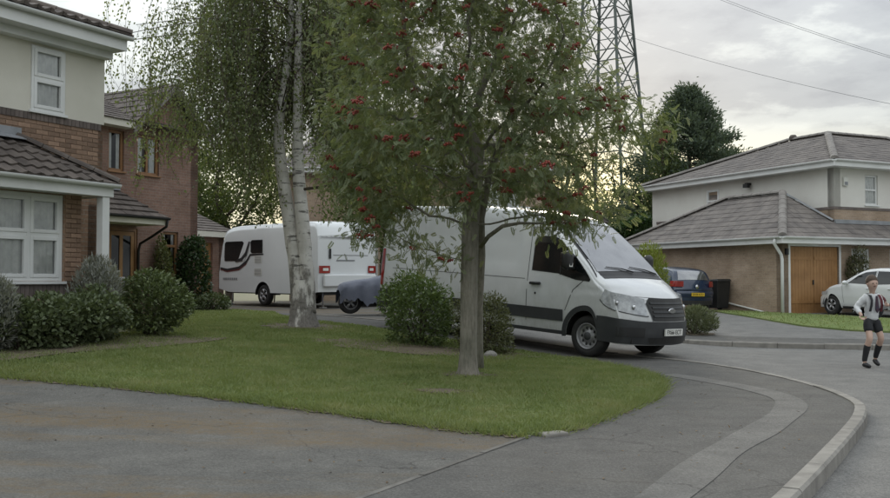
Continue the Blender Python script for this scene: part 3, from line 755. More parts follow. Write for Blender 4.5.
# ---------------------------------------------------------------- cream and brick house on the left
HA = R(61.3)
h1 = thing('detached_house', 'cream rendered brick house with white bay window and tiled canopy', 'house', (-5.87, 14.6, .36), HA)
bay_open = [(-2.42, .0, .92, 2.24)]
mb = wall(MB(), 'y', 0, -4.5, .33, -.4, 2.3, bay_open); wall(mb, 'x', .05, .0, .6, -.4, 2.3)
mb.build('bay_wall', brick_buff, h1)
win = window(h1, -2.42, .0, .92, 2.24, 0, white_upvc, cols=(-1.815, -1.21, -.605), rows=(1.62,), fr=.07, mull=.075, curtain=curtain_mat, sash=2, set_back=.02)
# upper wall: brick below the string course, cream render above
mb = wall(MB(), 'y', .6, -6, 1.26, 2.2, 3.45); wall(mb, 'y', .6, .05, 1.26, -.4, 2.2); wall(mb, 'x', .98, .6, 8, -.4, 3.45)
mb.build('brick_wall', brick_buff, h1)
up_open = [(-.17, .46, 3.60, 4.62), (-3.2, -2.0, 3.60, 4.62)]
mb = wall(MB(), 'y', .585, -6, 1.275, 3.56, 4.95, up_open, t=.3); wall(mb, 'x', .975, .6, 8, 3.56, 4.95, t=.3)
mb.build('rendered_wall', render_cream, h1)
for a in up_open: window(h1, a[0], a[1], a[2], a[3], .585, white_upvc, rows=(4.12,), fr=.05, mull=.06, curtain=curtain_mat, sash=2, set_back=-.025)
mb = MB().box(-6, 1.27, 7.7, 8, -.4, 4.95).box(-6, -5.72, .6, 8, -.4, 4.95); mb.build('rear_wall', brick_buff, h1)
# eaves: soffit box, fascia, gutter, tiled hipped roof
MB().box(-6, 1.34, .18, .585, 4.78, 4.84).box(-6, 1.285, .40, .585, 4.66, 4.78).build('soffit', white_upvc, h1)
MB().box(-6, 1.36, .145, .18, 4.78, 5.02).build('fascia', white_upvc, h1, bevel=.006)
gutter(h1, (-6, .085, 5.01), (1.42, .085, 5.01), (0, -1, 0), white_upvc)
tp = math.tan(R(20)); ez = 5.03; ey = .10; rz_ = ez + tp * 4.2
roof1 = MB(); roof1.add([(-6, ey, ez), (1.42, ey, ez), (1.42, 8.5, ez), (-6, 8.5, ez), (-6, 4.3, rz_), (-2.78, 4.3, rz_)], [(0, 1, 5, 4), (1, 2, 5), (2, 3, 4, 5), (0, 4, 3), (0, 3, 2, 1)])
ro = roof1.build('roof', tile_dark, h1)
tile_roof(ro, [(-6, ey, ez + .01), (1.42, ey, ez + .01), (-2.78, 4.3, rz_ + .01), (-6, 4.3, rz_ + .01)], tile_dark, .23, .30, .035, singles=1, wave=.035, seed=3)
tile_roof(ro, [(1.42, ey, ez + .01), (1.42, 8.5, ez + .01), (-2.78, 4.3, rz_ + .01)], tile_dark, .30, .32, .05, seed=4)
ridge_tiles(ro, (1.42, ey, ez + .06), (-2.78, 4.3, rz_ + .06), tile_dark)
# string course of dark bricks and single bricks of the parts seen closest
brick_dark = mat('dark_brick', (.10, .085, .08), (.14, .115, .105), 6, .9, bump=.4, bs=50, rand=.25)
brick_one = mat('buff_brick_unit', (.31, .205, .145), (.24, .16, .115), 7, .9, bump=.5, bs=50, rand=.28)
sold = MB().box(-.034, .034, -.055, .055, -.055, .055).mesh('brick'); stretch = MB().box(-.1035, .1035, -.055, .055, -.0315, .0315).mesh('brick')
long_s = MB().box(-.034, .034, -.055, .055, -.1, .1).mesh('brick')
for me, m_ in ((sold, brick_dark), (stretch, brick_one), (long_s, brick_dark)): me.materials.append(m_)
def put(me, x, y, z, k=1): o = bpy.data.objects.new('brick', me); COL.objects.link(o); o.parent = h1; o.location = (x, y, z); o.scale = (k, 1, 1)
x = -2.0
while x < 1.24: put(sold, x, .628, 3.503); x += .0755
x = -2.3
while x < .1: put(long_s, x, .042, .765); x += .0755
def courses(x0, x1, z0, z1, y):
    r = 0; z = z0
    while z < z1:
        x = x0 - (.1125 if r % 2 else 0)
        while x < x1 - .03:
            a, b = max(x, x0), min(x + .2095, x1); put(stretch, (a + b) / 2, y, z + .035, (b - a) / .207); x += .2195
        z += .075; r += 1
courses(-1.25, 1.16, 2.86, 3.40, .645)
courses(.03, .325, .92, 2.2, .045)
courses(-1.6, .2, .45, .66, .045)
# canopy over the bay and porch, carried by a white post
MB().box(-6, .60, -.42, -.385, 2.24, 2.43).box(.565, .60, -.385, .6, 2.24, 2.43).build('canopy_fascia', white_upvc, h1, bevel=.006)
MB().box(-6, .565, -.385, .585, 2.26, 2.30).build('canopy_soffit', white_upvc, h1)
gutter(h1, (-6, -.475, 2.435), (.66, -.475, 2.435), (0, -1, 0), white_upvc)
cz0, cz1 = 2.44, 3.10
can = MB().add([(-6, -.47, cz0), (.66, -.47, cz0), (-.40, .59, cz1), (-6, .59, cz1), (.66, .59, cz0), (-6, .59, cz0)], [(0, 1, 2, 3), (1, 4, 2), (0, 5, 4, 1), (5, 3, 2, 4)])
co = can.build('canopy_roof', tile_dark, h1)
tile_roof(co, [(-6, -.47, cz0 + .01), (.66, -.47, cz0 + .01), (-.40, .59, cz1 + .01), (-6, .59, cz1 + .01)], tile_dark, .225, .25, .03, singles=6, wave=.03, seed=5)
tile_roof(co, [(.66, -.47, cz0 + .01), (.66, .59, cz0 + .01), (-.40, .59, cz1 + .01)], tile_dark, .30, .27, .04, seed=6)
ridge_tiles(co, (.66, -.47, cz0 + .05), (-.40, .59, cz1 + .07), tile_dark, .09)
MB().box(-6, -.35, .545, .583, cz1 + .03, cz1 + .18).prism([(-6, .55, cz1 + .05), (-.4, .55, cz1 + .05), (-.4, .36, cz1 - .02), (-6, .36, cz1 - .02)], (0, 0, .012)).build('flashing', lead_mat, h1)
MB().box(.40, .54, -.40, -.26, -.4, 2.24).build('porch_post', white_upvc, h1, bevel=.01)
MB().box(.36, .58, -.44, -.22, -.4, -.02).build('post_base', concrete, h1)

# ---------------------------------------------------------------- red brick house behind it
h2 = thing('brick_house', 'red brick house with brown wooden windows and tiled porch roof', 'house', (-7.02, 26.9, .45), HA)
op = [(-3.22, -2.70, 3.65, 4.70), (-2.26, -1.48, 3.65, 4.70), (-1.31, -.74, .95, 2.17), (-3.75, -2.22, 0, 2.2)]
mb = wall(MB(), 'y', 0, -7, 0, -.4, 4.95, op); wall(mb, 'x', -.28, .0, 7.6, -.4, 4.95)
mb.add([(-2.5, 0, 4.95), (-.1, 0, 4.95), (-1.2, 0, 6.08)], [(0, 1, 2)]); mb.box(-7, 0, 7.3, 7.6, -.4, 4.95); mb.box(-7, -6.7, 0, 7.6, -.4, 4.95)
mb.build('wall', brick_red, h2)
window(h2, *op[0], 0, wood_brown, fr=.07, curtain=curtain_mat, gap=.35)
window(h2, *op[1], 0, wood_brown, cols=(-1.87,), fr=.07, curtain=curtain_mat, gap=.35)
window(h2, *op[2], 0, wood_brown, fr=.07, curtain=curtain_mat, gap=.3, rows=(1.78,))
# front door with glazed side light
d = MB(); d.box(-3.75, -3.68, .02, .1, 0, 2.2).box(-2.29, -2.22, .02, .1, 0, 2.2).box(-3.68, -2.29, .02, .1, 2.12, 2.2).box(-3.26, -3.18, .02, .1, 0, 2.12)
door = d.build('door', wood_brown, h2)
dl = MB()
for q in ((-3.17, -3.06, 0, 2.11), (-2.41, -2.30, 0, 2.11), (-3.06, -2.41, 0, .62), (-3.06, -2.41, 2.0, 2.11), (-2.79, -2.68, .62, 2.0)): dl.box(q[0], q[1], .03, .085, q[2], q[3])
dl.build('door_leaf', wood_door, door)
for a, b in ((-3.06, -2.79), (-2.68, -2.41)): MB().box(a, b, .05, .06, .62, 2.0).build('pane', dark_glass, door)
MB().box(-3.68, -3.26, .05, .06, 0, 2.12).build('pane', dark_glass, door)
MB().box(-2.86, -2.61, .02, .03, .86, .93).build('letter_plate', chrome, door)
MB().box(-4.2, -2, .35, .4, 0, 2.6).build('hall_wall', plaster_dark, h2)
# porch roof
pe, pt = 2.44, 3.16
pr = MB().add([(-5.4, -1.05, pe), (-2.2, -1.05, pe), (-3.0, 0, pt), (-5.4, 0, pt), (-2.2, 0, pe), (-5.4, 0, pe)], [(0, 1, 2, 3), (1, 4, 2), (0, 5, 4, 1)]).build('porch_roof', tile_brown, h2)
tile_roof(pr, [(-5.4, -1.05, pe + .01), (-2.2, -1.05, pe + .01), (-3.0, 0, pt + .01), (-5.4, 0, pt + .01)], tile_dark, .30, .25, .04, singles=6, seed=8)
tile_roof(pr, [(-2.2, -1.05, pe + .01), (-2.2, 0, pe + .01), (-3.0, 0, pt + .01)], tile_dark, .30, .25, .04, seed=9)
MB().box(-5.4, -2.24, -1.04, -1.0, 2.26, 2.43).box(-2.28, -2.24, -1.0, 0, 2.26, 2.43).build('porch_fascia', render_cream, h2)
MB().box(-5.4, -2.28, -1.0, 0, 2.28, 2.31).build('porch_soffit', render_cream, h2)
gutter(h2, (-5.4, -1.1, 2.44), (-2.18, -1.1, 2.44), (0, -1, 0), black_plastic)
MB().box(-5.4, -2.95, -.16, -.01, pt - .02, pt + .10).build('flashing', lead_mat, h2)
MB().tube([(-2.24, -1.1, 2.40), (-2.24, -1.05, 2.22), (-2.24, -.55, 1.98), (-2.24, -.12, 1.80), (-2.24, -.06, 1.6), (-2.24, -.06, -.2)], .035, 8).build('downpipe', black_plastic, h2, smooth=True)
# main roof with a small front gable
t2 = math.tan(R(22)); e2 = 4.93; ry = 3.6; rz2 = e2 + t2 * (ry + .35)
rm = MB().add([(-7.3, -.35, e2), (.3, -.35, e2), (-1.4, ry, rz2), (-7.3, ry, rz2), (.3, 7.9, e2), (-7.3, 7.9, e2)], [(0, 1, 2, 3), (1, 4, 2), (4, 5, 3, 2), (0, 5, 4, 1), (0, 3, 5)]).build('roof', tile_brown, h2)
tile_roof(rm, [(-7.3, -.35, e2 + .01), (.3, -.35, e2 + .01), (-1.4, ry, rz2 + .01), (-7.3, ry, rz2 + .01)], tile_brown, .30, .30, .022, seed=10)
tile_roof(rm, [(.3, -.35, e2 + .01), (.3, 7.9, e2 + .01), (-1.4, ry, rz2 + .01)], tile_brown, .30, .30, .022, seed=11)
ridge_tiles(rm, (-7.3, ry, rz2 + .05), (-1.4, ry, rz2 + .05), tile_brown); ridge_tiles(rm, (.3, -.35, e2 + .05), (-1.4, ry, rz2 + .05), tile_brown)
gz = 6.17
gb = MB().add([(-2.62, -.3, e2), (-1.2, -.3, gz), (.25, -.3, e2), (-1.2, 2.9, gz), (-2.62, .1, e2 + .1), (.25, .1, e2 + .1)], [(0, 1, 3, 4), (1, 2, 5, 3)]).build('gable_roof', tile_brown, h2)
tile_roof(gb, [(-2.62, 1.2, e2 + .01), (-2.62, -.32, e2 + .01), (-1.2, -.32, gz + .01), (-1.2, 2.9, gz + .01)], tile_brown, .3, .3, .022, seed=12)
tile_roof(gb, [(.25, -.32, e2 + .01), (.25, 1.2, e2 + .01), (-1.2, 2.9, gz + .01), (-1.2, -.32, gz + .01)], tile_brown, .3, .3, .022, seed=13)
MB().prism([(-2.68, -.34, e2 - .12), (-1.2, -.34, gz - .02), (-1.2, -.34, gz - .2), (-2.68, -.34, e2 - .32)], (0, .03, 0)).prism([(.3, -.34, e2 - .12), (-1.2, -.34, gz - .02), (-1.2, -.34, gz - .2), (.3, -.34, e2 - .32)], (0, .03, 0)).build('bargeboard', hip_mat, h2)
MB().box(-7.3, -2.66, -.35, -.31, e2 - .17, e2 + .0).box(-7.3, -2.66, -.31, .0, e2 - .17, e2 - .14).build('fascia', render_cream, h2)
# garage building at the end of the drive, behind the caravan
gr2 = thing('garage_building', 'low brick garage with brown door and tiled roof behind the caravan', 'garage', (-7.02, 26.9, .45), HA)
mb = wall(MB(), 'y', 5.0, 1.5, 6.7, -.4, 2.5, [(3.6, 6.1, -.4, 2.2)]); wall(mb, 'x', 6.42, 5.0, 10, -.4, 2.5); wall(mb, 'x', 1.5, 5.0, 10, -.4, 2.5); mb.build('wall', brick_red, gr2)
MB().box(3.6, 6.1, 5.1, 5.15, -.4, 2.2).build('garage_door', wood_door, gr2)
gg = MB().add([(1.2, 4.65, 2.6), (6.9, 4.65, 2.6), (6.9, 7.5, 3.75), (1.2, 7.5, 3.75), (1.2, 10.3, 2.6), (6.9, 10.3, 2.6)], [(0, 1, 2, 3), (3, 2, 5, 4), (1, 5, 2), (0, 3, 4), (0, 4, 5, 1)]).build('roof', tile_brown, gr2)
tile_roof(gg, [(1.2, 4.65, 2.61), (6.9, 4.65, 2.61), (6.9, 7.5, 3.76), (1.2, 7.5, 3.76)], tile_brown, .3, .3, .03, seed=14)
MB().box(1.2, 6.9, 4.62, 4.66, 2.40, 2.60).box(1.2, 6.85, 4.66, 5.0, 2.43, 2.46).build('fascia', render_cream, gr2)

# ---------------------------------------------------------------- house behind the trees in the middle
h3 = thing('house_behind_trees', 'brick house with slate grey roof half hidden behind the trees and van', 'house', (0, 37.0, .5), R(4))
o3 = [(1.5, 2.9, 3.5, 4.75), (-2.6, -1.2, 3.5, 4.75), (-4.9, -3.9, 3.5, 4.75), (-4.6, -2.6, .9, 2.2), (-.5, .5, 0, 2.1)]
mb = wall(MB(), 'y', 0, -6, 4.2, -.5, 5.1, [o3[0], o3[3], o3[4]]); wall(mb, 'x', -6, 0, 6.5, -.5, 5.1); wall(mb, 'x', 3.92, 0, 6.5, -.5, 5.1); mb.box(-6, 4.2, 6.2, 6.5, -.5, 5.1)
mb.build('wall', brick_tan, h3)
for q in (o3[0], o3[3]): window(h3, *q, 0, white_upvc, cols=((q[0] + q[1]) / 2,), rows=(q[2] + .85,), fr=.07, curtain=curtain_mat)
MB().box(-.5, .5, .06, .12, 0, 2.1).build('door', wood_brown, h3)
rr_ = 7.85
r3 = MB().add([(-6.4, -.4, 5.1), (4.6, -.4, 5.1), (1.6, 3.2, rr_), (-3.9, 3.2, rr_), (4.6, 6.9, 5.1), (-6.4, 6.9, 5.1)], [(0, 1, 2, 3), (1, 4, 2), (4, 5, 3, 2), (5, 0, 3), (0, 5, 4, 1)]).build('roof', tile_grey, h3)
tile_roof(r3, [(-6.4, -.4, 5.11), (4.6, -.4, 5.11), (1.6, 3.2, rr_ + .01), (-3.9, 3.2, rr_ + .01)], tile_grey, .33, .34, .02, seed=20)
tile_roof(r3, [(4.6, -.4, 5.11), (4.6, 6.9, 5.11), (1.6, 3.2, rr_ + .01)], tile_grey, .33, .34, .02, seed=21)
ridge_tiles(r3, (-3.9, 3.2, rr_ + .05), (1.6, 3.2, rr_ + .05), hip_mat); ridge_tiles(r3, (4.6, -.4, 5.15), (1.6, 3.2, rr_ + .05), hip_mat); ridge_tiles(r3, (-6.4, -.4, 5.15), (-3.9, 3.2, rr_ + .05), hip_mat)
MB().box(-6.4, 4.6, -.44, -.40, 4.92, 5.12).box(-6.4, 4.6, -.4, 0, 4.92, 4.95).build('fascia', white_upvc, h3)
gutter(h3, (-6.4, -.5, 5.1), (4.6, -.5, 5.1), (0, -1, 0), white_upvc)
# lower wing on the right with its own sloping roof
mb = wall(MB(), 'y', .8, 4.2, 6.3, -.5, 3.2); wall(mb, 'x', 6.0, .8, 6, -.5, 3.2); mb.build('wing_wall', brick_tan, h3)
wr = MB().add([(4.2, .5, 4.7), (6.7, .5, 3.1), (6.7, 6.4, 3.1), (4.2, 6.4, 4.7), (4.2, .5, 3.1), (4.2, 6.4, 3.1)], [(0, 1, 2, 3), (0, 4, 1), (3, 2, 5)]).build('wing_roof', tile_grey, h3)
tile_roof(wr, [(6.7, .45, 3.11), (6.7, 6.4, 3.11), (4.2, 6.4, 4.71), (4.2, .45, 4.71)], tile_grey, .33, .34, .02, seed=22)
MB().box(-.6, .0, 2.9, 3.5, rr_ - .4, rr_ + .9).build('chimney', brick_tan, h3)

# ---------------------------------------------------------------- white and tan brick house with garage on the right
h4 = thing('house_with_garage', 'white rendered house with tan brick garage and brown hipped roofs', 'house', (10.67, 30.0, .25), math.atan2(.424, .906))
go = [(.30, 2.42, -.3, 2.13)]
DL = 7.9
mb = wall(MB(), 'y', 0, 0, 3.0, -.5, 2.3, go); wall(mb, 'x', 0, 0, DL, -.5, 2.3); mb.box(0, 3.7, DL, DL + .28, -.5, 2.3); mb.build('garage_wall', brick_tan, h4)
MB().box(.22, .30, -.02, .1, -.3, 2.13).box(2.42, 2.50, -.02, .1, -.3, 2.13).box(.22, 2.50, -.02, .1, 2.13, 2.22).build('garage_door_frame', white_upvc, h4)
gd = None
for a, b in ((.305, 1.355), (1.365, 2.415)):
    leaf = MB()
    n = 8
    for k in range(n):
        x0, x1 = a + (b - a) * k / n, a + (b - a) * (k + 1) / n; leaf.box(x0 + .003, x1 - .003, .055, .09, -.2, 2.12)
    leaf.box(a, b, .085, .1, -.2, 2.12)
    lf = leaf.build('garage_door_leaf', wood_door, h4)
    for z in (.35, 1.75): MB().box(a + .02, b - .02, .04, .056, z - .05, z + .05).build('ledge', wood_door, lf)
MB().box(1.30, 1.335, .01, .045, .9, 1.05).build('garage_handle', black_plastic, h4)
# front with the white door, beside the garage
fo_ = [(3.25, 4.2, -.3, 2.1), (5.2, 7.2, .85, 2.1)]
mb = wall(MB(), 'y', .35, 3.0, 10.5, -.5, 2.3, fo_); mb.build('front_wall', brick_tan, h4)
MB().box(3.25, 3.32, .36, .5, -.3, 2.1).box(4.13, 4.2, .36, .5, -.3, 2.1).box(3.32, 4.13, .36, .5, 2.03, 2.1).build('door_frame', white_upvc, h4)
dd = MB().box(3.32, 4.13, .42, .48, -.3, 2.03).build('door', white_upvc, h4)
for q in ((3.44, 3.68), (3.77, 4.01)):
    MB().box(*q, .405, .42, 1.1, 1.85).build('pane', dark_glass, dd); MB().box(*q, .405, .42, .1, .85).build('panel', white_upvc, dd)
window(h4, *fo_[1], .35, white_upvc, cols=(6.2,), fr=.07, curtain=curtain_mat)
# upper storey
uw = [(6.35, 6.95, 3.95, 4.98)]
UX, UY = 2.75, .45
mb = wall(MB(), 'y', UY, UX, 12.5, 3.48, 4.98, [(4.18, 4.79, 3.60, 4.62), (7.2, 8.4, 3.60, 4.62)]); wall(mb, 'x', UX, UY, 9.9, 3.48, 4.98, [(6.05, 6.75, 3.70, 4.56)]); mb.box(UX, 12.5, 9.9, 10.2, 3.3, 4.98)
mb.build('rendered_wall', render_white, h4)
mb = wall(MB(), 'y', UY - .012, UX - .012, 12.5, 2.3, 3.48); wall(mb, 'x', UX - .012, UY, 9.9, 2.3, 3.48); mb.build('upper_brick_wall', brick_tan, h4)
MB().box(UX - .03, 12.5, UY - .03, UY, 3.41, 3.50).box(UX - .03, UX, UY, 9.9, 3.41, 3.50).build('string_course', brick_dark, h4)
window(h4, 4.18, 4.79, 3.60, 4.62, UY, white_upvc, rows=(4.12,), fr=.06, mull=.06, curtain=curtain_mat)
window(h4, 7.2, 8.4, 3.60, 4.62, UY, white_upvc, cols=(7.8,), rows=(4.3,), fr=.06, curtain=curtain_mat)
window(h4, 6.05, 6.75, 3.70, 4.56, UX, white_upvc, rows=(4.12,), fr=.08, axis='x', curtain=curtain_mat, set_back=-.02)
MB().box(3.12, 3.32, UY - .08, UY, 4.20, 4.50).build('alarm_box', plate_white, h4, bevel=.02)
MB().box(3.15, 3.29, UY - .086, UY - .08, 4.23, 4.34).build('alarm_label', lead_mat, h4)
MB().box(UX - .22, UX, 4.3, 4.42, 4.56, 4.64).box(UX - .26, UX - .12, 4.25, 4.47, 4.46, 4.60).build('security_light', black_plastic, h4)
# main roof
E4 = 5.0; ov = .42; k4 = 3.75; pz = E4 + math.tan(R(22.8)) * k4
ux0, uy0, ux1, uy1 = UX - ov, UY - ov, 12.9, 10.4
ap = (ux0 + k4, uy0 + k4, pz); aq = (ux0 + k4, 5.8, pz); ar_ = (ux1 - k4, uy0 + k4, pz)
m4 = MB().add([(ux0, uy0, E4), (ux1, uy0, E4), (ux1, uy1, E4), (ux0, uy1, E4), ap, aq, ar_], [(3, 0, 4, 5), (0, 1, 6, 4), (1, 2, 6), (2, 3, 5), (4, 6, 2, 5), (0, 3, 2, 1)]).build('roof', tile_grey, h4)
tile_roof(m4, [(ux0, uy1, E4 + .01), (ux0, uy0, E4 + .01), (ap[0], ap[1], pz + .01), (aq[0], aq[1], pz + .01)], tile_grey, .30, .30, .013, seed=30)
tile_roof(m4, [(ux0, uy0, E4 + .01), (ux1, uy0, E4 + .01), (ar_[0], ar_[1], pz + .01), (ap[0], ap[1], pz + .01)], tile_grey, .30, .30, .013, seed=31)
for a, b in (((ux0, uy0, E4), ap), (ap, aq), (aq, (ux0, uy1, E4)), (ap, ar_), (ar_, (ux1, uy0, E4))):
    ridge_tiles(m4, Vector(a) + Vector((0, 0, .06)), Vector(b) + Vector((0, 0, .06)), hip_mat, .13)
MB().box(ux0 - .02, ux1, uy0 - .03, uy0, E4 - .2, E4 + .01).box(ux0 - .03, ux0, uy0 - .03, uy1, E4 - .2, E4 + .01).build('fascia', white_upvc, h4)
MB().box(ux0, ux1, uy0, UY, E4 - .2, E4 - .17).box(ux0, UX, UY, uy1, E4 - .2, E4 - .17).build('soffit', white_upvc, h4)
gutter(h4, (ux0 - .03, uy0 - .08, E4 + .01), (ux1, uy0 - .08, E4 + .01), (0, -1, 0), white_upvc); gutter(h4, (ux0 - .08, uy0, E4 + .01), (ux0 - .08, uy1, E4 + .01), (-1, 0, 0), white_upvc)
MB().box(11.3, 11.9, 6, 6.6, pz - 2.2, pz + .45).box(11.25, 11.95, 5.95, 6.65, pz + .45, pz + .55).build('chimney', brick_red, h4)
MB().lathe([(.16, 0), (.16, .12), (.10, .2), (0, .2)], (ux0 + k4, uy0 + k4 + 1.75, pz + .03), 'z', 12).build('roof_vent', tile_dark, h4)
# garage roof: hipped at the front, running on to the right as a lean-to over the door
eg = 2.40; og = .35; gk = 1.9 + og; gp = eg + 1.62
A0 = (-og, -og, eg); G1 = (1.95, 1.95, gp); G2 = (1.95, 4.7, gp); B0 = (-og, DL + .6, eg)
v1 = (UX - .03, 3.0, gp - 1.05 + .2)
gr = MB().add([A0, B0, G2, G1, (10.6, -og, eg), (10.6, UY, 2.96), (UX, UY, 2.96), (UX, 4.7, gp - .56), (UX, DL + .6, eg)],
              [(1, 0, 3, 2), (0, 4, 5, 6, 3), (3, 6, 7, 2), (2, 7, 8, 1)]).build('garage_roof', tile_grey, h4)
lf = lambda p: (p[0], p[1], p[2] + .01)
tile_roof(gr, [lf(B0), lf(A0), lf(G1), lf(G2)], tile_grey, .30, .30, .013, seed=33)
sl = (gp - eg) / (1.95 + og)
fz = lambda y: eg + (y + og) * sl
tile_roof(gr, [(-og, -og, eg + .01), (UX, -og, eg + .01), (UX, UY - .02, fz(UY - .02) + .01), (1.95, 1.95, gp + .01)], tile_grey, .30, .30, .013, seed=34)
tile_roof(gr, [(UX, -og, eg + .01), (10.6, -og, eg + .01), (10.6, UY - .02, fz(UY - .02) + .01), (UX, UY - .02, fz(UY - .02) + .01)], tile_grey, .30, .30, .013, seed=35)
up = Vector((0, 0, .06))
ridge_tiles(gr, Vector(A0) + up, Vector(G1) + up, hip_mat, .13); ridge_tiles(gr, Vector(G1) + up, Vector(G2) + up, hip_mat, .13); ridge_tiles(gr, Vector(G2) + up, Vector(B0) + up, hip_mat, .12)
ridge_tiles(gr, Vector(G1) + up, (UX - .06, UY, 3.04), lead_mat, .07, name='hip_flashing')
MB().box(UX - .05, 10.6, UY - .10, UY - .02, 2.93, 3.06).build('flashing', lead_mat, h4)
MB().box(-og - .03, 10.6, -og - .03, -og, eg - .2, eg + .01).box(-og - .03, -og, -og, DL + .6, eg - .2, eg + .01).build('garage_fascia', white_upvc, h4)
MB().box(-og, 10.6, -og, .35, eg - .2, eg - .17).box(-og, 0, .35, DL + .6, eg - .2, eg - .17).build('garage_soffit', white_upvc, h4)
gutter(h4, (-og - .05, -og - .08, eg + .01), (10.6, -og - .08, eg + .01), (0, -1, 0), white_upvc, r=.06); gutter(h4, (-og - .08, -og, eg + .01), (-og - .08, DL + .6, eg + .01), (-1, 0, 0), white_upvc, r=.06)
MB().tube([(-og - .06, -.1, eg - .06), (-og - .06, -.06, eg - .2), (-.09, -.02, eg - .55), (-.07, -.04, eg - .7), (-.07, -.04, -.2)], .05, 8).build('downpipe', white_upvc, h4, smooth=True)
MB().tube([(-.05, 4.35, .52), (-.05, 2.3, .25), (-.05, .8, .02)], .03, 6).build('waste_pipe', plate_white, h4)
MB().box(.08, .16, -.10, 0, 1.85, 2.05).build('outside_lamp', black_plastic, h4)
MB().box(-.06, 0, 4.3, 4.42, .45, .6).build('outside_tap', black_plastic, h4)
# ---------------------------------------------------------------- vehicles
class Veh:
    """body as cross sections along x (forward), y to the left, z up; nose and tail are bent round in plan"""
    def __init__(s, top, W, r, sill, wheels, arch, A=.3, xa=.2, lean=None, B=.05, xb=-4.5, xf=1.0, xr=-5.0, hw=1.0):
        s.tx = np.array([p[0] for p in top][::-1]); s.tz = np.array([p[1] for p in top][::-1]); s.W0 = W; s.r0 = r; s.sill = sill; s.wheels = wheels; s.arch = arch
        s.A, s.xa, s.lean, s.B, s.xb, s.xf, s.xr, s.hw = A, xa, lean, B, xb, xf, xr, hw
    def zt(s, x):
        k = np.array([-.05, -.025, 0, .025, .05]); return float(np.mean(np.interp(np.clip(x + k, s.xr, s.xf), s.tx, s.tz)))
    def W(s, x, z): return s.W0(x, z)
    def r(s, x): return s.r0(x)
    def zb(s, x):
        z = s.sill(x)
        for xw, zw in s.wheels:
            d = s.arch ** 2 - (x - xw) ** 2
            if d > 0: z = max(z, zw + math.sqrt(d))
        return z
    def warp(s, p):
        x, y, z = p; q = abs(y) / s.hw
        f = float(sstep(s.xa, s.xf, x)); x2 = x - s.A * f * q ** 2.4
        if s.lean: x2 -= s.lean(z) * float(sstep(s.xf - .5, s.xf, x))
        x2 += s.B * float(sstep(s.xb, s.xr, x)) * q ** 3
        return (x2, y, z)
    def side(s, x, z, off=0, sd=1): return s.warp((x, sd * (s.W(x, z) + off), z))
    def topz(s, x, y):
        zt, r = s.zt(x), s.r(x); c = s.W(x, zt - r) - r; k = abs(y) - c
        crown = .035 * (abs(y) / s.hw) ** 2
        return zt - crown if k <= 0 else zt - crown - r + math.sqrt(max(0, r * r - min(k, r) ** 2))
    def row(s, x, ns=16):
        zt, r = s.zt(x), s.r(x); zb = min(s.zb(x), zt - r - .02); P = []
        for i in range(ns + 1):
            z = zb + (zt - r - zb) * i / ns; P.append((x, s.W(x, z), z))
        c = s.W(x, zt - r) - r
        for i in range(1, 6):
            a = math.pi / 2 * i / 6; y = c + r * math.cos(a); P.append((x, y, zt - r + r * math.sin(a) - .035 * (y / s.hw) ** 2))
        for i in range(5):
            y = c * (1 - i / 5); P.append((x, y, zt - .035 * (y / s.hw) ** 2))
        P.append((x, 0, zt)); return P
    def body(s, step=.06):
        xs = list(np.arange(s.xr, s.xf, step)) + [s.xf]
        for xw, zw in s.wheels: xs += [xw + s.arch * k for k in (-.999, -.985, -.94, .94, .985, .999)]
        xs += [s.xf - .015, s.xf - .035, s.xr + .02]; xs = sorted(set(round(x, 4) for x in xs))
        mb = MB(); rows = []
        for x in xs:
            h = s.row(x); full = h + [(a, -b, c) for a, b, c in reversed(h[:-1])]; rows.append(full)
        mb.grid([[s.warp(p) for p in r] for r in rows])
        for full in (rows[0], rows[-1]):
            n = len(full) // 2; K = 14; G = []
            for j in range(n + 1):
                a = full[j]; G.append([s.warp((a[0], a[1] * (1 - 2 * k / K), a[2])) for k in range(K + 1)])
            mb.grid(G)
        # floor pan
        G = [[s.warp((x, y, s.sill(x) + .05)) for y in (s.W(x, .5) - .03, 0, -s.W(x, .5) + .03)] for x in xs]
        return mb
    def side_poly(s, poly, off, sd=-1, step=.1, mb=None, fn=None):
        mb = mb or MB(); pts = []; poly = [Vector(p) for p in poly]
        for i, p in enumerate(poly):
            q = poly[(i + 1) % len(poly)]; n = max(1, int((q - p).length / step)); pts += [p.lerp(q, k / n) for k in range(n)]
        P = np.array(pts); gx, gz = np.meshgrid(np.arange(P[:, 0].min(), P[:, 0].max(), step), np.arange(P[:, 1].min(), P[:, 1].max(), step)); G = np.c_[gx.ravel(), gz.ravel()] + .007
        G = G[inside(poly, G)] if len(G) else G
        if len(G): G = G[np.min(np.linalg.norm(G[:, None] - P[None], axis=2), axis=1) > step * .4]
        nb = len(pts)
        v2, _, fs, _, _, _ = delaunay_2d_cdt(pts + [Vector(g) for g in G], [(i, (i + 1) % nb) for i in range(nb)], [], 1, 1e-6)
        V2 = np.array([(v.x, v.y) for v in v2]); ok = inside(poly, np.array([V2[list(f)].mean(0) for f in fs]))
        fn = fn or (lambda a, b: s.side(a, b, off, sd))
        mb.add([fn(a, b) for a, b in V2], [tuple(f) for f, o in zip(fs, ok) if o]); return mb
    def front_poly(s, poly, off, step=.08, mb=None): return s.side_poly(poly, off, 1, step, mb, lambda y, z: s.warp((s.xf + off, y, z)))
    def rear_poly(s, poly, off, step=.08, mb=None): return s.side_poly(poly, off, 1, step, mb, lambda y, z: s.warp((s.xr - off, y, z)))
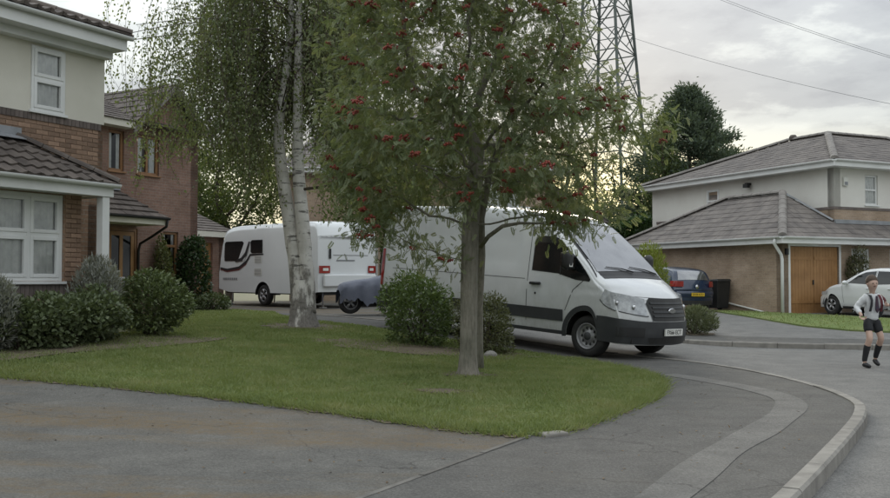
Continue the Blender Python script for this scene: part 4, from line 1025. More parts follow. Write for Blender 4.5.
    def wrap(s, q, z, off, sd, end='f', sc=None):
        """front (or rear) face for q<sc, then round the corner along the side"""
        if end == 'f':
            c = s.W(s.xf, z); 
            if q < c: return s.warp((s.xf + off, sd * q, z))
            x = s.xf - (q - c); return s.side(x, z, off, sd)
        c = s.W(s.xr, z)
        if q < c: return s.warp((s.xr - off, sd * q, z))
        return s.side(s.xr + (q - c), z, off, sd)
    def wrap_band(s, q0, q1, z0, z1, off, sd, end='f', n=40, m=6, mb=None):
        mb = mb or MB(); zz0 = z0 if callable(z0) else (lambda q: z0); zz1 = z1 if callable(z1) else (lambda q: z1)
        mb.grid([[s.wrap(q0 + (q1 - q0) * i / n, zz0(q0 + (q1 - q0) * i / n) + (zz1(q0 + (q1 - q0) * i / n) - zz0(q0 + (q1 - q0) * i / n)) * j / m, off, sd, end) for j in range(m + 1)] for i in range(n + 1)]); return mb
    def top_patch(s, x0, x1, yl, off, n=16, m=14, mb=None):
        mb = mb or MB(); mb.grid([[s.warp((x0 + (x1 - x0) * i / n + 0, y, s.topz(x0 + (x1 - x0) * i / n, y) + off)) for y in np.linspace(-yl(i / n), yl(i / n), m + 1)] for i in range(n + 1)]); return mb
def wheel(parent, x, y, z, r, w, sd, style='steel', steer=0):
    """tyre with rim; sd = side the face looks to"""
    mb = MB().lathe([(r * .60, -w / 2 * .8), (r * .68, -w / 2), (r * .93, -w / 2), (r * .985, -w * .36), (r, -w * .15), (r, w * .15), (r * .985, w * .36), (r * .93, w / 2), (r * .68, w / 2), (r * .60, w / 2 * .8), (r * .60, -w / 2 * .8)], (0, 0, 0), 'y', 36)
    t = mb.build('wheel', rubber, parent, smooth=True); t.location = (x, y, z); t.rotation_euler = (0, 0, steer)
    f = sd * w / 2
    b = MB().lathe([(r * .60, -w * .3), (r * .60, f * .9), (r * .63, f * .98), (r * .605, f * 1.0), (r * .57, f * .9), (r * .55, f * .55)], (0, 0, 0), 'y', 36)
    if style == 'steel':
        b.lathe([(r * .55, f * .55), (r * .48, f * .62), (r * .45, f * .45), (r * .30, f * .5), (r * .26, f * .78), (r * .12, f * .86), (0, f * .88)], (0, 0, 0), 'y', 36)
        b.build('rim', steel_wheel, t, smooth=True)
        h = MB()
        for k in range(10):
            a = 2 * math.pi * k / 10; h.ell((r * .40 * math.cos(a), f * .56, r * .40 * math.sin(a)), (r * .055, abs(f) * .12, r * .075), 8, 6)
        h.build('rim_slots', black_plastic, t, smooth=True)
        MB().lathe([(r * .2, f * .78), (r * .19, f * .93), (0, f * .95)], (0, 0, 0), 'y', 20).build('hub_cap', grey_plastic, t, smooth=True)
    else:
        b.lathe([(r * .55, f * .35), (0, f * .35)], (0, 0, 0), 'y', 24)
        for k in range(5):
            a = 2 * math.pi * k / 5 + .3; c, s_ = math.cos(a), math.sin(a)
            for da in (-.12, .12):
                e = (math.cos(a + da) * r * .56, f * .85, math.sin(a + da) * r * .56); b.tube([(c * r * .08, f * .8, s_ * r * .08), e], [r * .085, r * .06], 6)
        b.lathe([(r * .15, f * .7), (r * .13, f * .95), (0, f * .97)], (0, 0, 0), 'y', 14)
        b.build('rim', alloy, t, smooth=True)
        MB().lathe([(r * .545, f * .37), (0, f * .37)], (0, 0, 0), 'y', 24).build('brake_disc', black_plastic, t)
    return t
def place(root, origin, fwd, zs=None):
    """stand a vehicle on four contact heights: fwd (2d), zs at (x,y) pairs"""
    F = Vector((fwd[0], fwd[1], 0)).normalized(); Lf = Vector((-F.y, F.x, 0))
    A = []; b = []
    for (x, y), zf in zs:
        p = Vector((origin[0], origin[1], 0)) + F * x + Lf * y; A.append((x, y, 1)); b.append(zf(p.x, p.y))
    a, c, d = np.linalg.lstsq(np.array(A), np.array(b), rcond=None)[0]
    fx = (F + Vector((0, 0, a))).normalized(); up = fx.cross(Lf + Vector((0, 0, c))).normalized(); ly = up.cross(fx)
    root.matrix_world = Matrix(((fx.x, ly.x, up.x, origin[0]), (fx.y, ly.y, up.y, origin[1]), (fx.z, ly.z, up.z, d), (0, 0, 0, 1)))

# --- white panel van
van = thing('panel_van', 'large white panel van with black bumper and dark grey side cladding', 'van')
VT = [(1.02, 1.00), (1.0, 1.06), (.96, 1.10), (.88, 1.145), (.6, 1.25), (.35, 1.335), (.2, 1.39), (.05, 1.50), (-.1, 1.63), (-.4, 1.885), (-.7, 2.12), (-.92, 2.275), (-1.05, 2.345), (-1.2, 2.40), (-1.5, 2.46), (-1.9, 2.505), (-2.6, 2.535), (-5.0, 2.54), (-5.25, 2.50), (-5.38, 2.40), (-5.42, 2.28)]
def vanW(x, z):
    w = np.interp(z, [.2, .45, .8, 1.05, 1.3, 1.9, 2.3, 2.6], [.97, 1.0, 1.025, 1.03, 1.015, .955, .905, .87])
    if x > .2: w *= 1 - .05 * ((x - .2) / .82) ** 2
    if x < -1.55 and x > -5.25:                   # pressed panels in the load space side
        w -= .014 * float(sstep(1.42, 1.47, z) * (1 - sstep(2.02, 2.07, z))) * float(sstep(-5.25, -5.2, x) * (1 - sstep(-1.62, -1.55, x)))
    if z > 1.085 and z < 1.15: w -= .008
    return float(w)
V = Veh(VT, vanW, lambda x: float(np.interp(x, [-5.4, -1.3, -.7, .0, .3, .9, 1.02], [.13, .14, .15, .14, .12, .07, .03])), lambda x: float(np.interp(x, [-5.42, -5.0, -4.8, .5, .7, 1.02], [.45, .42, .33, .33, .30, .27])),
        [(0, .345), (-3.75, .345)], .43, A=.42, xa=-.1, lean=lambda z: .12 * float(sstep(.62, 1.1, z)) + .05 * (1 - float(sstep(.25, .45, z))), B=.05, xb=-5.2, xf=1.02, xr=-5.42, hw=1.0)
body = V.body().build('body', van_white, van, smooth=True)
MB().box(-5.1, .78, -.80, .80, .30, .62).build('underbody', black_plastic, van)
for xw in (0, -3.75):
    for sd in (-1, 1):
        mb = MB(); rows = [[(xw + .47 * math.cos(a), sd * yy, .345 + .47 * math.sin(a)) for a in [math.pi * k / 16 for k in range(17)]] for yy in (.55, .955)]
        mb.grid(rows); mb.poly(rows[0]); mb.build('wheel_housing', black_plastic, van)
for sd in (-1, 1):
    wheel(van, 0, sd * .86, .345, .350, .235, sd, 'steel', 0 if sd else 0)
    wheel(van, -3.75, sd * .86, .345, .350, .235, sd, 'steel')
# windscreen with black border, wipers
scr = V.top_patch(.20, -.92, lambda t: .97 - .15 * t, .010).build('windscreen_surround', black_plastic, van, smooth=True)
V.top_patch(.12, -.87, lambda t: .90 - .13 * t, .017).build('windscreen', screen_glass, van, smooth=True)
for (a, b) in ((.75, .05), (.02, -.62)):
    p = [V.warp((x, y, V.topz(x, y) + .04)) for x, y in ((.17, a), (.10, a * .6 + b * .4), (.06, b))]
    MB().tube(p, [.014, .011, .008], 6).build('wiper', black_plastic, van)
MB().grid([[V.warp((x, y, V.topz(x, y) + .007)) for y in np.linspace(-.86, .86, 15)] for x in (.31, .26, .19)]).build('cowl', black_plastic, van, smooth=True)
# bonnet shut line, front
for sd in (-1, 1):
    V.wrap_band(.0, 1.05, lambda q: 1.035 + .03 * q, lambda q: 1.043 + .03 * q, .003, sd, n=24, m=1).build('bonnet_gap', seam_mat, van)
# bumper cladding, wraps to the wheel arch
bz = lambda q: .665 + .05 * float(sstep(.55, 1.25, q))
for sd in (-1, 1):
    V.wrap_band(-.0, 1.56, lambda q: .27 + .02 * q, bz, .018, sd, n=44, m=8).build('bumper', grey_plastic, van, smooth=True)
    V.wrap_band(.62, .98, .40, .56, .026, sd, n=10, m=3).build('fog_lamp_recess', black_plastic, van, smooth=True)
    # headlamp sweeping back along the wing
    pts = []
    for i in range(17):
        t = i / 16; q = .56 + (1.42 - .56) * t
        lo = .755 + .23 * t ** 1.6; hi = 1.03 + .14 * min(1, t * 1.25) - .0 * t; hi = lo + (hi - lo) * (1 - max(0, (t - .72) / .28) ** 1.5)
        pts.append([V.wrap(q, lo + (hi - lo) * j / 5, .014, sd) for j in range(6)])
    hl = MB().grid(pts).build('headlamp', lens_clear, van, smooth=True)
    for q, z, r in ((.74, .885, .065), (.95, .945, .055)):
        c = V.wrap(q, z, .006, sd); f = V.wrap(q, z, .022, sd); MB().tube([c, f], [r * .8, r * .55], 14).build('lamp_reflector', chrome, hl, smooth=True)
    pts = [[V.wrap(.54 + .92 * i / 16, .742 + .23 * (i / 16) ** 1.6 + k * .02, .010, sd) for k in (0, 1)] for i in range(17)]
    MB().grid(pts).build('headlamp_edge', grey_plastic, van)
# grille
gp = [(-.52, .95), (-.45, .69), (.45, .69), (.52, .95), (.46, 1.035), (-.46, 1.035)]
V.front_poly([(y * 1.05, .862 + (z - .862) * 1.08) for y, z in gp], .012).build('grille_surround', grey_plastic, van)
g = V.front_poly(gp, .018).build('grille', black_plastic, van)
for z in (.755, .825, .895, .965):
    hw = .455 if z < .9 else .48
    rows = [[V.warp((V.xf + o, y, z + dz)) for o, dz in ((.02, -.017), (.034, -.012), (.034, .012), (.02, .017))] for y in np.linspace(-hw, hw, 13)]
    MB().grid(rows).build('grille_bar', grey_plastic, g, smooth=False)
em = MB(); c = V.warp((V.xf + .036, 0, .845))
em.add([(c[0] + .0, c[1] + .105 * math.cos(t), c[2] + .045 * math.sin(t)) for t in [2 * math.pi * k / 24 for k in range(24)]] + [(c[0] + .012, c[1] + .095 * math.cos(t), c[2] + .038 * math.sin(t)) for t in [2 * math.pi * k / 24 for k in range(24)]], [(k, (k + 1) % 24, 24 + (k + 1) % 24, 24 + k) for k in range(24)] + [tuple(range(24, 48))]).build('emblem', chrome, van)
V.front_poly([(-.5, .30), (.5, .30), (.56, .40), (-.56, .40)], .024).build('lower_intake', black_plastic, van)
pl = MB(); pc = V.xf + .045
pl.box(pc - .02, pc, -.26, .26, .435, .55).build('number_plate', plate_white, van)
def plate_text(parent, body, size, m, loc, rot, sx=1):
    me = text_mesh(body, size); o = link('plate_lettering', me, m, parent); o.location = loc; o.rotation_euler = rot; o.scale = (sx, 1, 1); return o
plate_text(van, 'FX66 ECT', .105, ink_black, (pc + .003, 0, .492), (R(90), 0, R(90)), .95)
# side: door glass, shut lines, cladding, handles (both sides)
DW = [(-1.24, 1.40), (-1.235, 1.86), (-1.19, 1.95), (-1.08, 1.985), (-.80, 1.985), (-.70, 1.95), (-.30, 1.63), (.06, 1.31), (.03, 1.275), (-.28, 1.29), (-.50, 1.335), (-.66, 1.375)]
band = lambda x0, x1: [(x0, .55), (x1, .55), (x1, .75), (x0, .75)]
for sd in (-1, 1):
    V.side_poly([(x + (.015 if x > -.7 else -.02), z + (.018 if z > 1.5 else -.016)) for x, z in DW], .004, sd).build('window_rubber', black_plastic, van)
    V.side_poly(DW, .008, sd).build('door_glass', dark_glass, van)
    V.side_poly([(-.62, 1.34), (-.60, 1.34), (-.60, 1.86), (-.62, 1.88)], .012, sd).build('quarter_bar', black_plastic, van)
    for q in ([(-1.345, .50), (-1.333, .50), (-1.333, 2.16), (-1.345, 2.16)], [(-.47, .74), (-.458, .74), (-.30, 1.10), (-.10, 1.26), (-.11, 1.27), (-.315, 1.105)], [(-1.345, 2.16), (-1.345, 2.148), (-.85, 2.148), (-.80, 2.16)], [(-2.75, .80), (-2.742, .80), (-2.742, 2.3), (-2.75, 2.3)], [(-5.0, 1.235), (-1.4, 1.235), (-1.4, 1.225), (-5.0, 1.225)]):
        V.side_poly(q, .003, sd).build('shut_line', seam_mat, van)
    V.side_poly(band(-3.25, -.50), .016, sd).build('side_cladding', grey_plastic, van)
    V.side_poly([(-5.4, .45), (-4.25, .45), (-4.25, .79), (-5.4, .79)], .016, sd).build('side_cladding', grey_plastic, van)
    V.side_poly([(-3.3, .33), (-.45, .33), (-.45, .385), (-3.3, .385)], .012, sd).build('sill_trim', grey_plastic, van)
    for xw in (0, -3.75):
        a0 = -.02; rows = []
        for k in range(25):
            a = math.pi * (k / 24) * 1.06 - .09; rows.append([V.side(xw + rr * math.cos(a), .345 + rr * math.sin(a), .018, sd) for rr in (.425, .455, .49, .515)])
        MB().grid(rows).build('arch_trim', grey_plastic, van, smooth=True)
    h = MB(); h.tube([V.side(-1.25, 1.16, .03, sd), V.side(-1.02, 1.165, .035, sd)], .026, 8); h.build('door_handle', black_plastic, van, smooth=True)
    MB().ell(V.side(-1.14, .99, .0, sd), (.022, .012, .022), 10, 6).build('door_lock', black_plastic, van)
    V.side_poly([(-5.4, .86), (-5.29, .86), (-5.26, 1.2), (-5.29, 1.62), (-5.4, 1.62)], .010, sd).build('tail_lamp', lens_red, van)
    V.rear_poly([(sd * .86, .86), (sd * .97, .86), (sd * .94, 1.62), (sd * .88, 1.62)], .012).build('tail_lamp', lens_red, van)
    # mirror
    y0 = sd * (V.W(-.35, 1.4) + .005)
    mr = MB(); pr_ = []
    for t, w_, h_ in ((-.07, .06, .10), (-.04, .10, .155), (.02, .105, .17), (.065, .085, .14), (.085, .04, .09)):
        pr_.append([(-.33 + t, sd * (1.19) + w_ * math.cos(a) * abs(math.cos(a)) ** -.35 if abs(math.cos(a)) > 1e-3 else sd * 1.19, 1.60 + h_ * (math.sin(a) * abs(math.sin(a)) ** -.35 if abs(math.sin(a)) > 1e-3 else 0)) for a in [2 * math.pi * k / 20 for k in range(20)]])
    mr.grid(pr_, True); mr.poly(pr_[0]); mr.poly(pr_[-1])
    mr.tube([(-.33, y0, 1.46), (-.33, sd * 1.13, 1.50)], .035, 8); mr.tube([(-.33, y0 - sd * .04, 1.66), (-.33, sd * 1.13, 1.68)], .03, 8)
    mo = mr.build('mirror', black_plastic, van, smooth=True)
    MB().box(-.412, -.406, sd * 1.12, sd * 1.26, 1.48, 1.70).build('mirror_glass', chrome, mo)
    MB().box(-.252, -.246, sd * 1.14, sd * 1.23, 1.49, 1.56).build('indicator_lens', plate_white, mo)
# rear doors and bumper
V.rear_poly([(-.005, .5), (.005, .5), (.005, 2.3), (-.005, 2.3)], .004).build('shut_line', seam_mat, van)
MB().box(-5.52, -5.35, -.98, .98, .40, .60).build('rear_bumper', grey_plastic, van, bevel=.03)
V.rear_poly([(-.26, .95), (.26, .95), (.26, 1.06), (-.26, 1.06)], .012).build('number_plate', plate_yellow, van)
for k in range(4): MB().box(-2.1 - .55 * k, -1.95 - .55 * k, -.6, .6, 2.515, 2.54).build('roof_rib', van_white, van, bevel=.01)
VAN_F = Vector((.695, -.719)).normalized(); vl = Vector((-VAN_F.y, VAN_F.x)); vo = Vector((2.36, 16.0)) + vl * .975
surf = lambda x, y: (L(x, y) if y < 16.4 or (y - 16.25) < -(x - 3.34) * 1.03 else float(RZ([(x, y)])[0]))
place(van, vo, VAN_F, [((0, -.86), surf), ((0, .86), surf), ((-3.75, -.86), surf), ((-3.75, .86), surf)])

# --- hatchbacks
def hatch(name, label, paint, origin, fwd, style='alloy', plate=None):
    c = thing(name, label, 'car')
    T = [(.74, .52), (.72, .62), (.66, .70), (.5, .79), (.2, .885), (-.1, .95), (-.3, .985), (-.5, 1.09), (-.8, 1.255), (-1.05, 1.37), (-1.25, 1.425), (-1.6, 1.455), (-2.1, 1.445), (-2.55, 1.39), (-2.75, 1.34), (-2.86, 1.27), (-2.97, 1.12), (-3.05, .98), (-3.10, .90), (-3.14, .82), (-3.16, .66)]
    def W(x, z):
        w = float(np.interp(z, [.2, .35, .6, .85, .95, 1.2, 1.42, 1.5], [.76, .82, .845, .835, .815, .725, .64, .6]))
        if x > .1: w *= 1 - .10 * ((x - .1) / .64) ** 2
        if x < -2.4: w *= 1 - .06 * ((-2.4 - x) / .76) ** 2
        return w
    C = Veh(T, W, lambda x: float(np.interp(x, [-3.16, -2.8, -1, 0, .7], [.06, .10, .12, .10, .05])), lambda x: .22, [(0, .30), (-2.47, .30)], .345, A=.34, xa=-.2, lean=lambda z: .05 * float(sstep(.5, .7, z)), B=.18, xb=-2.6, xf=.74, xr=-3.16, hw=.83)
    C.body(.05).build('body', paint, c, smooth=True)
    MB().box(-2.95, .55, -.66, .66, .2, .5).build('underbody', black_plastic, c)
    for xw in (0, -2.47):
        for sd in (-1, 1):
            wheel(c, xw, sd * .725, .30, .305, .19, sd, style)
            mb = MB(); rows = [[(xw + .36 * math.cos(a), sd * yy, .30 + .36 * math.sin(a)) for a in [math.pi * k / 14 for k in range(15)]] for yy in (.5, .80)]
            mb.grid(rows); mb.poly(rows[0]); mb.build('wheel_housing', black_plastic, c)
    C.top_patch(-.36, -1.12, lambda t: .70 - .11 * t, .012).build('windscreen', dark_glass, c, smooth=True)
    C.top_patch(-2.80, -3.03, lambda t: .52 + .10 * t, .014, n=10).build('rear_window', screen_glass, c, smooth=True)
    for sd in (-1, 1):
        C.side_poly([(-.62, .985), (-.95, 1.21), (-1.2, 1.315), (-1.58, 1.35), (-1.58, .955)], .006, sd).build('door_glass', dark_glass, c)
        C.side_poly([(-1.64, .955), (-1.64, 1.35), (-2.15, 1.335), (-2.36, 1.28), (-2.36, .985)], .006, sd).build('door_glass', dark_glass, c)
        C.side_poly([(-2.41, .99), (-2.41, 1.27), (-2.56, 1.21), (-2.68, 1.08), (-2.66, 1.03)], .006, sd).build('quarter_glass', dark_glass, c)
        for q in ([(-1.61, .3), (-1.60, .3), (-1.60, 1.36), (-1.61, 1.36)], [(-.5, .3), (-.49, .3), (-.42, .95), (-.43, .96)], [(-2.2, .62), (-2.19, .62), (-2.39, .97), (-2.40, .97)]): C.side_poly(q, .003, sd).build('shut_line', seam_mat, c)
        for x in (-1.5, -2.25): MB().tube([C.side(x, .83, .015, sd), C.side(x + .16, .835, .015, sd)], .014, 6).build('door_handle', paint, c)
        mi = MB().ell((-.62, sd * .93, 1.0), (.07, .10, .065), 12, 8); mi.bar((-.62, sd * .78, .95), (-.62, sd * .9, .98), .02); mi.build('mirror', paint, c, smooth=True)
        C.wrap_band(.48, 1.12, lambda q: .56 + .06 * q, lambda q: .66 + .06 * q, .012, sd, n=14, m=3).build('headlamp', lens_clear, c, smooth=True)
        C.wrap_band(.52, 1.02, lambda q: .80, lambda q: .98, .012, sd, end='r', n=14, m=3).build('tail_lamp', lens_red, c, smooth=True)
        C.side_poly([(-2.05, .22), (-.42, .22), (-.42, .28), (-2.05, .28)], .01, sd).build('sill_trim', black_plastic, c)
    C.front_poly([(-.5, .30), (.5, .30), (.55, .44), (-.55, .44)], .008).build('lower_grille', black_plastic, c)
    C.front_poly([(-.42, .56), (.42, .56), (.42, .62), (-.42, .62)], .010).build('grille', black_plastic, c)
    C.rear_poly([(-.70, .22), (.70, .22), (.68, .36), (-.68, .36)], .010).build('rear_skirt', black_plastic, c)
    rows = [[C.warp((C.xr - o, y, z)) for o, z in ((.004, .66), (.04, .64), (.045, .55), (.01, .46))] for y in np.linspace(-.74, .74, 15)]
    MB().grid(rows).build('rear_bumper', paint, c, smooth=True)
    MB().lathe([(.07, 0), (.06, -.015), (.05, -.012), (.045, -.018), (0, -.02)], (C.xr - .012, 0, .80), 'x', 18).build('emblem', chrome, c, smooth=True)
    if plate:
        MB().box(C.xr - .065, C.xr - .05, -.26, .26, .50, .61).build('number_plate', plate_yellow, c); plate_text(c, plate, .10, ink_black, (C.xr - .068, 0, .555), (R(90), 0, R(-90)), .95)
    place(c, origin, fwd, [((x, y), lambda a, b: L(a, b)) for x in (0, -2.47) for y in (-.72, .72)])
    return c
blue_paint = mat('blue_paint', (.012, .028, .06), (.01, .022, .05), .8, .25, coat=.8)
white_paint = mat('white_car_paint', (.66, .67, .68), (.60, .61, .62), .8, .25, coat=.8)
bf = Vector((-.424, .906)); rc = Vector((8.12, 30.7))
hatch('parked_car', 'dark blue hatchback with yellow rear plate beside the garage wall', blue_paint, rc + bf * 3.16, bf, plate='BX08 KDU')
wf = Vector((-.424, .906)); wl = Vector((-.906, -.424)); hatch('parked_car', 'white hatchback parked nose in to the wooden garage door', white_paint, Vector((12.06, 29.55)) - wl * .73, wf)

# --- touring caravan
cv = thing('touring_caravan', 'white touring caravan with dark windows and black red swoosh', 'caravan')
CT = [(5.8, .95), (5.78, 1.15), (5.70, 1.55), (5.55, 1.95), (5.3, 2.28), (5.05, 2.46), (4.75, 2.555), (4.3, 2.59), (3, 2.6), (.5, 2.6), (.25, 2.57), (.10, 2.47), (.04, 2.3), (.0, 2.1)]
K = Veh(CT, lambda x, z: 1.12 - .02 * float(sstep(2.3, 2.6, z)), lambda x: .06, lambda x: float(np.interp(x, [0, .6, 4.8, 5.8], [.46, .40, .40, .50])), [(2.95, .33)], .42, A=.30, xa=4.9, B=.10, xb=.3, xf=5.8, xr=0, hw=1.12)
K.body(.08).build('body', caravan_white, cv, smooth=True)
MB().box(.2, 5.4, -.9, .9, .36, .50).build('chassis', black_plastic, cv)
decal_black = mat('decal_black', (.03, .03, .033), None, 3, .4); decal_red = mat('decal_red', (.13, .03, .03), None, 3, .4); decal_grey = mat('decal_grey', (.22, .23, .24), None, 3, .4)
for sd in (-1, 1):
    wheel(cv, 2.95, sd * 1.0, .33, .325, .185, sd, 'alloy')
    mb = MB(); rows = [[(2.95 + .44 * math.cos(a), sd * yy, .33 + .44 * math.sin(a)) for a in [math.pi * k / 14 for k in range(15)]] for yy in (.75, 1.10)]
    mb.grid(rows); mb.poly(rows[0]); mb.build('wheel_housing', black_plastic, cv)
    K.side_poly([(4.05, 1.42), (5.25, 1.42), (5.30, 1.55), (5.24, 2.0), (5.1, 2.06), (4.1, 2.06), (4.0, 2.0)], .014, sd).build('window', dark_glass, cv)
    K.side_poly([(2.95, 1.66), (3.55, 1.66), (3.62, 1.72), (3.62, 2.02), (3.55, 2.08), (2.95, 2.08)], .014, sd).build('window', dark_glass, cv)
    K.side_poly([(3.62, 2.06), (3.95, 2.06), (4.3, 1.5), (4.0, 1.40), (3.85, 1.62)], .018, sd).build('swoosh', caravan_white, cv)
    K.side_poly([(3.64, 2.04), (3.72, 2.04), (3.92, 1.70), (4.16, 1.52), (4.5, 1.44), (4.5, 1.38), (4.1, 1.42), (3.84, 1.60)], .022, sd).build('swoosh_stripe', decal_black, cv)
    K.side_poly([(5.72, 1.22), (5.0, 1.17), (4.3, 1.24), (3.9, 1.42), (3.66, 1.64), (2.9, 1.64), (2.9, 1.60), (3.62, 1.58), (3.86, 1.34), (4.28, 1.16), (5.0, 1.09), (5.72, 1.16)], .010, sd).build('decal_line', decal_black, cv)
    K.side_poly([(5.72, 1.16), (5.0, 1.09), (4.28, 1.16), (3.86, 1.34), (3.86, 1.31), (4.28, 1.12), (5.0, 1.055), (5.72, 1.13)], .011, sd).build('decal_line', decal_red, cv)
    for i in range(9): K.side_poly([(5.45 - .12 * i, .80), (5.37 - .12 * i, .80), (5.37 - .12 * i, .87), (5.45 - .12 * i, .87)], .010, sd).build('decal_letter', decal_grey, cv)
    for z in (.95, 1.35):
        v_ = K.side_poly([(3.0, z), (3.42, z), (3.42, z + .22), (3.0, z + .22)], .010, sd).build('fridge_vent', plate_white, cv)
        for q in range(5): K.side_poly([(3.03, z + .025 + .04 * q), (3.39, z + .025 + .04 * q), (3.39, z + .04 + .04 * q), (3.03, z + .04 + .04 * q)], .014, sd).build('vent_slot', decal_grey, v_)
    K.side_poly([(.5, .60), (1.15, .60), (1.15, 2.3), (.5, 2.3)], .004, sd).build('door_panel', caravan_white, cv)
    for a in ([(.49, .58), (.50, .58), (.50, 2.32), (.49, 2.32)], [(1.15, .58), (1.16, .58), (1.16, 2.32), (1.15, 2.32)]): K.side_poly(a, .006, sd).build('shut_line', seam_mat, cv)
    K.wrap_band(.74, 1.10, 1.02, 1.24, .03, sd, end='r', n=8, m=2).build('rear_lamp', lens_red, cv)
    K.wrap_band(.80, .98, 1.09, 1.17, .038, sd, end='r', n=4, m=1).build('rear_lamp_lens', plate_white, cv)
    MB().lathe([(.07, 0), (.06, -.03), (0, -.035)], (-.01, sd * .66, .80), 'x', 16).build('reflector', lens_red, cv)
    MB().tube([(.22, sd * .85, .42), (.20, sd * .85, .0)], .025, 6).box(.12, .28, sd * .85 - .08, sd * .85 + .08, -.02, .015).build('corner_steady', chrome, cv)
    MB().tube([(5.1, sd * .85, .45), (5.15, sd * .85, .0)], .025, 6).box(5.06, 5.24, sd * .85 - .08, sd * .85 + .08, -.02, .015).build('corner_steady', chrome, cv)
K.rear_poly([(-.75, 1.55), (.62, 1.55), (.62, 1.565), (-.75, 1.565)], .008).build('panel_seam', seam_mat, cv)
MB().box(-.09, .02, -1.0, 1.0, .62, .98).build('rear_panel', caravan_white, cv, bevel=.03)
K.rear_poly([(.70, 1.45), (.78, 1.45), (.78, 1.75), (.70, 1.75)], .03).build('grab_handle', black_plastic, cv)
K.rear_poly([(-.2, 1.38), (.5, 1.38), (.5, 1.42), (-.2, 1.42)], .012).build('rear_trim', decal_grey, cv)
MB().box(5.6, 6.5, -.05, .05, .36, .44).tube([(6.45, 0, .4), (6.45, 0, .02)], .04, 8).build('drawbar', black_plastic, cv)
cf = Vector((-.707, .707)); place(cv, Vector((-2.89, 28.79)), cf, [((x, y), lambda a, b: L(a, b)) for x in (.2, 5.1) for y in (-1, 1)])

# --- motorcycle under a cover
mc = thing('covered_motorcycle', 'motorcycle under a slate blue cover behind the van', 'motorcycle')
tarp = mat('tarp_blue', (.095, .105, .14), (.13, .14, .18), 3, .65, bump=.3, bs=14)
prof = [(-1.02, .45, .10), (-.95, .80, .24), (-.75, 1.0, .32), (-.5, 1.10, .42), (-.38, 1.09, .42), (-.2, 1.0, .33), (.2, .90, .29), (.55, .86, .29), (.85, .80, .28), (.97, .74, .25), (1.02, .60, .2)]
xs = np.linspace(-1.02, 1.02, 40); rows = []
for i, x in enumerate(xs):
    h = np.interp(x, [p[0] for p in prof], [p[1] for p in prof]); w = np.interp(x, [p[0] for p in prof], [p[2] for p in prof]); row = []
    hem = .24 + .05 * math.sin(i * .9) + .03 * math.sin(i * 2.1) + .14 * math.exp(-((x - .7) / .28) ** 2)
    for k in range(25):
        a = math.pi * k / 24; fold = 1 + .09 * math.sin(i * .8 + 4 * math.sin(a)) * abs(math.cos(a))
        y = w * (abs(math.cos(a)) ** .7) * (1 if math.cos(a) > 0 else -1) * fold * (1.05 if math.sin(a) < .5 else 1)
        z = hem + (h - hem) * math.sin(a) ** .42; row.append((x, y, z))
    rows.append(row)
MB().grid(rows).build('cover', tarp, mc, smooth=True)
wheel(mc, -.72, 0, .30, .30, .12, 1, 'alloy'); wheel(mc, .70, 0, .30, .30, .15, 1, 'alloy')
MB().box(-.4, .4, -.12, .12, .18, .6).bar((-.72, 0, .3), (-.45, 0, .95), .05).bar((.1, 0, .4), (.7, 0, .3), .04).tube([(0, .14, .3), (-.05, .34, .02)], .015, 6).build('engine_frame', black_plastic, mc)
place(mc, Vector((-1.75, 24.3)), Vector((-.93, -.36)), [((-.7, .1), lambda a, b: L(a, b)), ((.7, .1), lambda a, b: L(a, b)), ((.0, -.3), lambda a, b: L(a, b))])

# --- wheelie bin
bn = thing('wheelie_bin', 'black wheelie bin between the blue car and garage wall', 'bin', (9.22, 32.1, L(9.22, 32.1)), R(115))
MB().add([(-.22, -.24, .08), (.24, -.24, .08), (.24, .24, .08), (-.22, .24, .08), (-.30, -.29, .98), (.32, -.29, .98), (.32, .29, .98), (-.30, .29, .98)], [(0, 3, 2, 1), (4, 5, 6, 7), (0, 1, 5, 4), (1, 2, 6, 5), (2, 3, 7, 6), (3, 0, 4, 7)]).build('bin_body', black_plastic, bn, bevel=.02)
MB().add([(-.33, -.31, .98), (.36, -.31, .98), (.36, .31, .98), (-.33, .31, .98), (-.28, -.28, 1.06), (.34, -.28, 1.03), (.34, .28, 1.03), (-.28, .28, 1.06)], [(4, 5, 6, 7), (0, 1, 5, 4), (1, 2, 6, 5), (2, 3, 7, 6), (3, 0, 4, 7), (0, 3, 2, 1)]).build('lid', black_plastic, bn, bevel=.015)
for sd in (-1, 1): MB().lathe([(0, -.03), (.10, -.03), (.10, .03), (0, .03)], (.24, sd * .27, .10), 'y', 18).build('wheel', rubber, bn)
MB().bar((.36, -.22, .94), (.36, .22, .94), .018).build('handle', black_plastic, bn)
